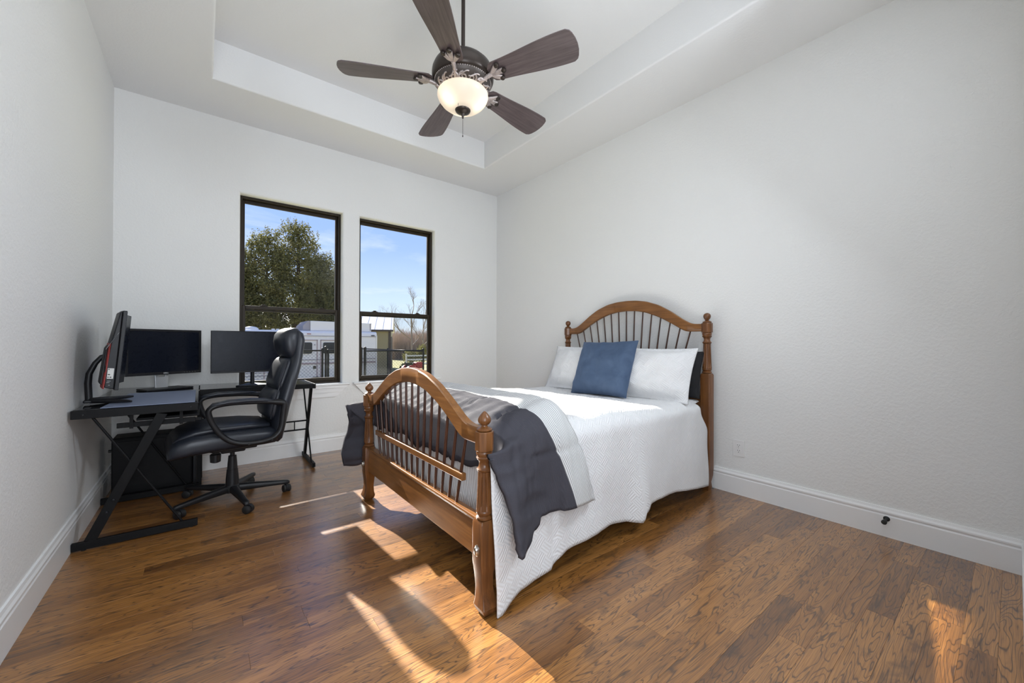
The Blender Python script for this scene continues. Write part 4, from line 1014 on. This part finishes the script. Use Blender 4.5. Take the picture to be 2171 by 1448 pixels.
for x in (5.885,): TB(x - .03, x + .025, TY - .03, TY + .05, -.6, 1.40).obj('corner_post', 'trailer_white', tr, bevel=.01)
def tdoor(x0, x1, z0, z1):
    d = TB(x0, x0 + .03, TY - .028, TY, z0, z1).box(x1 - .03 - 1.5, x1 - 1.5, -.028, 0, z0 - tg, z1 - tg).box(x0 - 1.5, x1 - 1.5, -.028, 0, z1 - .03 - tg, z1 - tg).obj('door_frame', 'trailer_trim', tr)
    MB().prism(rrect(x0 + .10 - 1.5, x1 - .20 - 1.5, .655 - tg, 1.095 - tg, .06), lambda p, q, dd: (p, dd, q), -.035, 0).obj('window', 'trailer_window', d)
    TB(x1 - .12, x1 - .09, TY - .04, TY, .98, 1.03).obj('latch', 'trailer_grey', d)
    return d
for x in (-2.9, -1.85, .6, 1.75): tdoor(x, x + .78, -.35, 1.20)
tdoor(2.80, 3.56, -.35, 1.20)
d = tdoor(3.66, 4.50, -.35, 1.20)
TB(3.40, 3.50, TY - .03, TY, .06, .17).obj('vent', 'trailer_window', tr)
TB(3.18, 3.32, TY - .02, TY, 1.415, 1.44).obj('marker_light', 'monitor_red', tr); TB(5.66, 5.80, TY - .03, TY, 1.375, 1.41).obj('marker_light', 'tyre', tr)
pod = MB().prism([(3.36, 1.56), (5.76, 1.56), (5.78, 1.93), (3.36, 1.955)], lambda p, q, dd: (p - 1.5, dd, q - tg), .30, 1.9).obj('roof_pod', 'trailer_white', tr, bevel=.02)
MB().prism([(3.10, 1.57), (3.355, 1.57), (3.355, 1.955), (3.28, 1.955), (3.10, 1.76)], lambda p, q, dd: (p - 1.5, dd, q - tg), .36, 1.84).obj('pod_front', 'trailer_grey', tr, bevel=.01)
TB(5.70, 5.74, TY + .28, TY + .30, 1.60, 1.92).obj('pod_trim', 'trailer_grey', pod)
MB().lathe([(.24, 0), (.235, .05), (.17, .10), (.05, .125)], 20, (1.40 - 1.5, .5, 1.555 - tg)).obj('roof_vent', 'trailer_white', tr, 50)
for x in (2.05, 2.2): TB(x, x + .10, TY + .4, TY + .55, 1.555, 1.61).obj('roof_vent', 'trailer_white', tr)
for x in (3.50, 4.32):
    MB().prism([(x - 1.5 + .43 * math.cos(R(a)), -.62 - tg + .43 * math.sin(R(a)) * .85) for a in range(0, 181, 15)], lambda p, q, dd: (p, dd, q), -.10, 0).obj('fender', 'trailer_window', tr)
    wl = MB().tube([(x - 1.5, -.12, .36), (x - 1.5, -.10, .36), (x - 1.5, .08, .36), (x - 1.5, .10, .36)], [.31, .36, .36, .31], 24).obj('wheel', 'tyre', tr, 40)
# metal barn
bn = empty('metal_barn', (11.49, 30, -1.35), R(-22), 'tan metal barn with a white ribbed roof behind the trailer', 'building')
BL, BW, EV, RG = 12, 9.0, 3.45, 4.85
bb = MB(); bb.box(-BL, 0, 0, BW, 0, EV); bb.prism([(0, EV), (BW, EV), (BW / 2, RG)], lambda p, q, dd: (dd, p, q), -BL, 0); bb.obj('walls', 'barn_tan', bn)
for s in (0, 1):
    a = Vector((0, -.15 if s == 0 else BW + .15, EV - .04)); b = Vector((0, BW / 2, RG + .02))
    q = [(-BL - .2, a.y, a.z), (.18, a.y, a.z), (.18, b.y, b.z), (-BL - .2, b.y, b.z)]
    rf = MB().add(q + [(x, y_, z + .05) for x, y_, z in q], [(3, 2, 1, 0), (4, 5, 6, 7), (0, 1, 5, 4), (1, 2, 6, 5), (2, 3, 7, 6), (3, 0, 4, 7)]).obj('roof', 'barn_roof', bn)
    k = -BL
    while k < .1:
        MB().bar((k, a.y, a.z + .06), (k, b.y, b.z + .06), .03, .03).obj('roof_rib', 'barn_roof', rf); k += .60
for i in range(14): MB().box(-BL + i * .91 + .02, -BL + i * .91 + .06, -.03, 0, .05, EV - .1).obj('wall_rib', 'barn_tan', bn)
MB().box(-BL - .2, .2, -.24, -.12, EV - .14, EV - .02).obj('gutter', 'barn_brown', bn); MB().box(-.16, .02, -.04, .14, 0, EV - .1).obj('corner_trim', 'barn_brown', bn)
for k, (y0, y1, h) in enumerate(((1.3, 3.2, 2.9), (4.1, 6.2, 3.0), (7.0, 8.5, 2.9))): MB().box(-.02, .03, y0, y1, 0, h).obj('bay_opening', 'barn_brown', bn)

# trees
def branch_tree(m, p, d, ln, r, depth, rg, spread=.55, tips=None, nseg=3, ratio=.68):
    pts = [p]; rs = [r]
    for i in range(nseg):
        d = (d + Vector((rg.uniform(-1, 1), rg.uniform(-1, 1), rg.uniform(-.3, .7))) * .13).normalized(); p = p + d * ln / nseg; pts.append(p); rs.append(r * (1 - .35 * (i + 1) / nseg))
    m.tube(pts, rs, 6 if r > .03 else 4, False)
    if depth == 0:
        if tips is not None: tips.append(p)
        return
    for k in range(rg.choice((2, 3, 3))):
        ax = Vector((rg.uniform(-1, 1), rg.uniform(-1, 1), rg.uniform(-.2, .6))).normalized(); nd = (d + ax * spread * rg.uniform(.7, 1.4)).normalized()
        st = pts[-1] if k == 0 else pts[rg.randint(1, nseg)]
        branch_tree(m, st, nd, ln * ratio * rg.uniform(.8, 1.15), r * .58, depth - 1, rg, spread, tips, nseg, ratio)
def bare_tree(name, x, y_, h, seed, label, depth=5, r=.13):
    rg = random.Random(seed); e = empty(name, (x, y_, gz(x, y_) - .1), 0, label, 'tree', 'bare trees beyond the barn')
    tr_ = MB(); tr_.tube([(0, 0, 0), (.05, 0, h * .2), (.02, .05, h * .42)], [r, r * .8, r * .65], 8); tr_.obj('trunk', 'bare_bark', e, 60)
    m = MB(); branch_tree(m, Vector((.02, .05, h * .40)), Vector((0, 0, 1)), h * .27, r * .6, depth, rg, .50)
    for zz_, sd_ in ((.26, 1), (.33, -1)): branch_tree(m, Vector((.03, 0, h * zz_)), Vector((sd_ * .8, .1, .65)).normalized(), h * .22, r * .4, depth - 1, rg, .5)
    m.obj('branches', 'bare_bark', e, 60)
bare_tree('bare_tree', 19.84, 45, 8.7, 4, 'tall leafless tree in the middle of the right window', 6, .16)
bare_tree('bare_tree', 24.4, 51.5, 8.8, 9, 'tall leafless tree at the right edge of the right window', 6, .15)
bare_tree('bare_tree', 29.0, 78, 9.2, 21, 'slim leafless tree rising behind the barn roof', 6, .10)
bare_tree('bare_tree', 33.0, 84, 9.8, 23, 'pale leafless tree far back between the two tall ones', 6, .10)
# winter brush: countless stems
rg = random.Random(8); m = MB()
for i in range(5200):
    y_ = rg.uniform(57, 72); x = y_ * rg.uniform(.385, .56); hh = rg.uniform(2.0, 4.8) * (1 + .25 * nz3(x * .5, y_ * .3)); b = Vector((x, y_, gz(x, y_)))
    p = b; d = Vector((rg.uniform(-.25, .25), rg.uniform(-.2, .2), 1)).normalized(); q = b + d * hh * .55; m.tube([b, q, q + (d + Vector((rg.uniform(-.4, .4), 0, 0))) * hh * .45], [.035, .022, .008], 3, False)
    for k in range(5):
        t = rg.uniform(.3, .95); s = b.lerp(q + d * hh * .4, t); e_ = s + Vector((rg.uniform(-.5, .5), rg.uniform(-.3, .3), rg.uniform(.1, .7))); m.tube([s, e_], [.014, .005], 3, False)
tag(m.obj('brush', 'brush_twig'), 'bare brown winter brush at the far edge of the yard', 'brush', kind='stuff')
def leaf_blob(m, c, rx, rz, n, rg, size):
    for _ in range(n):
        v = Vector((rg.gauss(0, 1), rg.gauss(0, 1), rg.gauss(0, 1))).normalized() * rg.random() ** .45
        p = Vector(c) + Vector((v.x * rx, v.y * rx, v.z * rz)); a = Vector((rg.uniform(-1, 1), rg.uniform(-1, 1), rg.uniform(-.6, 1))).normalized() * size * rg.uniform(.6, 1.3); b = a.cross(Vector((rg.uniform(-1, 1), rg.uniform(-1, 1), rg.uniform(-1, 1)))).normalized() * size * .42
        m.add([p - b * .6, p + a * .5 - b, p + a, p + a * .5 + b], [(0, 1, 2, 3)])
for i, (x, y_, h_, w_, lb) in enumerate(((19.2, 44, 1.5, .9, 'round evergreen bush among the winter brush'), (20.9, 44.4, 2.2, .7, 'tall evergreen bush beside the bare tree trunk'), (12.6, 29.0, .8, .8, 'low green bush at the barn corner'))):
    m = MB(); leaf_blob(m, (0, 0, h_ * .55), w_, h_ * .55, 900, random.Random(40 + i), .16)
    e = empty('bush', (x, y_, gz(x, y_)), 0, lb, 'bush'); m.obj('foliage', 'shrub_leaf', e, kind='stuff')
    MB().tube([(0, 0, -.05), (0, .02, h_ * .6)], [.04, .02], 6).obj('stem', 'bark', e)
def cedar():
    rg = random.Random(77); x0, y0 = 3.95, 24.0; zg = gz(x0, y0)
    e = empty('cedar_tree', (x0, y0, zg), 0, 'tall dense dark green cedar tree behind the trailer', 'tree')
    H = 8.55
    MB().tube([(0, 0, -.1), (.05, 0, 1.5), (-.02, 0, 3.2), (.10, 0, 5.2), (.10, 0, 7.4), (.08, 0, 8.2)], [.26, .22, .18, .13, .06, .02], 10).obj('trunk', 'bark', e, 60)
    MB().tube([(-.05, 0, 1.2), (-.45, .1, 2.3), (-.95, .1, 3.6), (-1.35, 0, 5.4), (-1.4, 0, 7.0)], [.16, .13, .10, .06, .02], 8).obj('trunk', 'bark', e, 60)
    # lobes: (dx, z_top, half width at base, z_low)
    m = MB(); br = MB()
    lobes = ((.07, H, 1.75, 3.2), (-1.35, H - .75, 1.6, 2.8), (1.25, H - 1.5, 1.55, 2.6), (-2.7, H - 2.1, 1.4, 2.6), (-3.9, H - 3.0, 1.5, 2.6), (1.95, H - 2.7, 1.1, 2.4))
    for dx, zt, hw, zl in lobes:
        n = 74
        for i in range(n):
            t = (i / n) ** .75; z = zt - (zt - zl) * t; rad = hw * (.16 + .95 * t ** .65) * (1 - .25 * sm(.75, 1, t))
            a = i * 2.399 + rg.uniform(-.4, .4); rr = rad * rg.uniform(.45, 1.0)
            c = Vector((dx + rr * math.cos(a), rr * math.sin(a) * .9, z + rg.uniform(-.12, .12)))
            root = Vector((dx * (.3 + .7 * min(1, (z - 1) / 4)), 0, max(1.2, z - rr * .55)))
            br.tube([root, root.lerp(c, .5) + Vector((0, 0, .05)), c], [.030, .018, .006], 4, False)
            sz = .32 + .16 * rg.random(); leaf_blob(m, c, sz * 1.25, sz * .78, 210, rg, .098)
            for k in range(4):
                cc = c + Vector((rg.uniform(-.45, .45), rg.uniform(-.4, .4), rg.uniform(.10, .42))); leaf_blob(m, cc, .085, .30, 34, rg, .07)
    br.obj('branches', 'bark', e, 60, kind='stuff'); m.obj('foliage', 'cedar_leaf', e, kind='stuff')
cedar()
# white rail fence
wf = empty('rail_fence', (13.4, 38.5, gz(13.4, 38.5)), 0, 'white three rail fence behind the red tractor', 'fence')
for k in range(7): MB().box(3 + k * 2.4 - .06, 3 + k * 2.4 + .06, -.06, .06, 0, 1.35).obj('post', 'fence_white', wf)
for z in (.35, .75, 1.15): MB().box(3, 17.4, -.09, -.06, z - .07, z + .07).obj('rail', 'fence_white', wf)
# red tractor
tx, ty = 10.75, 24.0; tz = gz(tx, ty)
tt = empty('tractor', (tx, ty, tz), R(10), 'small red tractor parked on the grass beyond the fence', 'tractor')
MB().prism(rrect(.05, .62, .62, 1.02, .08), lambda p, q, dd: (p, dd, q), -.18, .18).obj('hood', 'tractor_red', tt, bevel=.03)
MB().box(-.55, .1, -.16, .16, .45, .72).obj('chassis', 'tractor_red', tt, bevel=.02)
for s in (-1, 1):
    MB().prism([(-.40 + .36 * math.cos(R(a)), .50 + .36 * math.sin(R(a))) for a in range(20, 171, 15)], lambda p, q, dd: (p, dd, q), s * .22, s * .38).obj('fender', 'tractor_red', tt)
    MB().tube([(-.40, s * .20, .34), (-.40, s * .23, .34), (-.40, s * .37, .34), (-.40, s * .40, .34)], [.28, .34, .34, .28], 20).obj('rear_wheel', 'tyre', tt, 40)
    MB().tube([(.45, s * .20, .20), (.45, s * .22, .20), (.45, s * .31, .20), (.45, s * .33, .20)], [.16, .20, .20, .16], 18).obj('front_wheel', 'tyre', tt, 40)
MB().box(-.52, -.26, -.15, .15, .74, .80).box(-.56, -.50, -.15, .15, .78, 1.02).obj('seat', 'tyre', tt, bevel=.02)
o = MB().tube([(.13 * math.cos(R(a)), .13 * math.sin(R(a)), 0) for a in range(0, 360, 24)], .012, 6, closed=True).obj('steering_wheel', 'tyre', tt, 60, loc=(-.10, 0, 1.06)); o.rotation_euler = (0, R(-30), 0)
MB().tube([(-.10, 0, 1.05), (.06, 0, .85)], .014, 6).obj('steering_column', 'tyre', tt)

# numbering suffixes stay Blender's own; keep lights out of the object list
for o in bpy.data.objects:
    if o.type == 'LIGHT' or o.type == 'CAMERA': o['kind'] = 'helper'
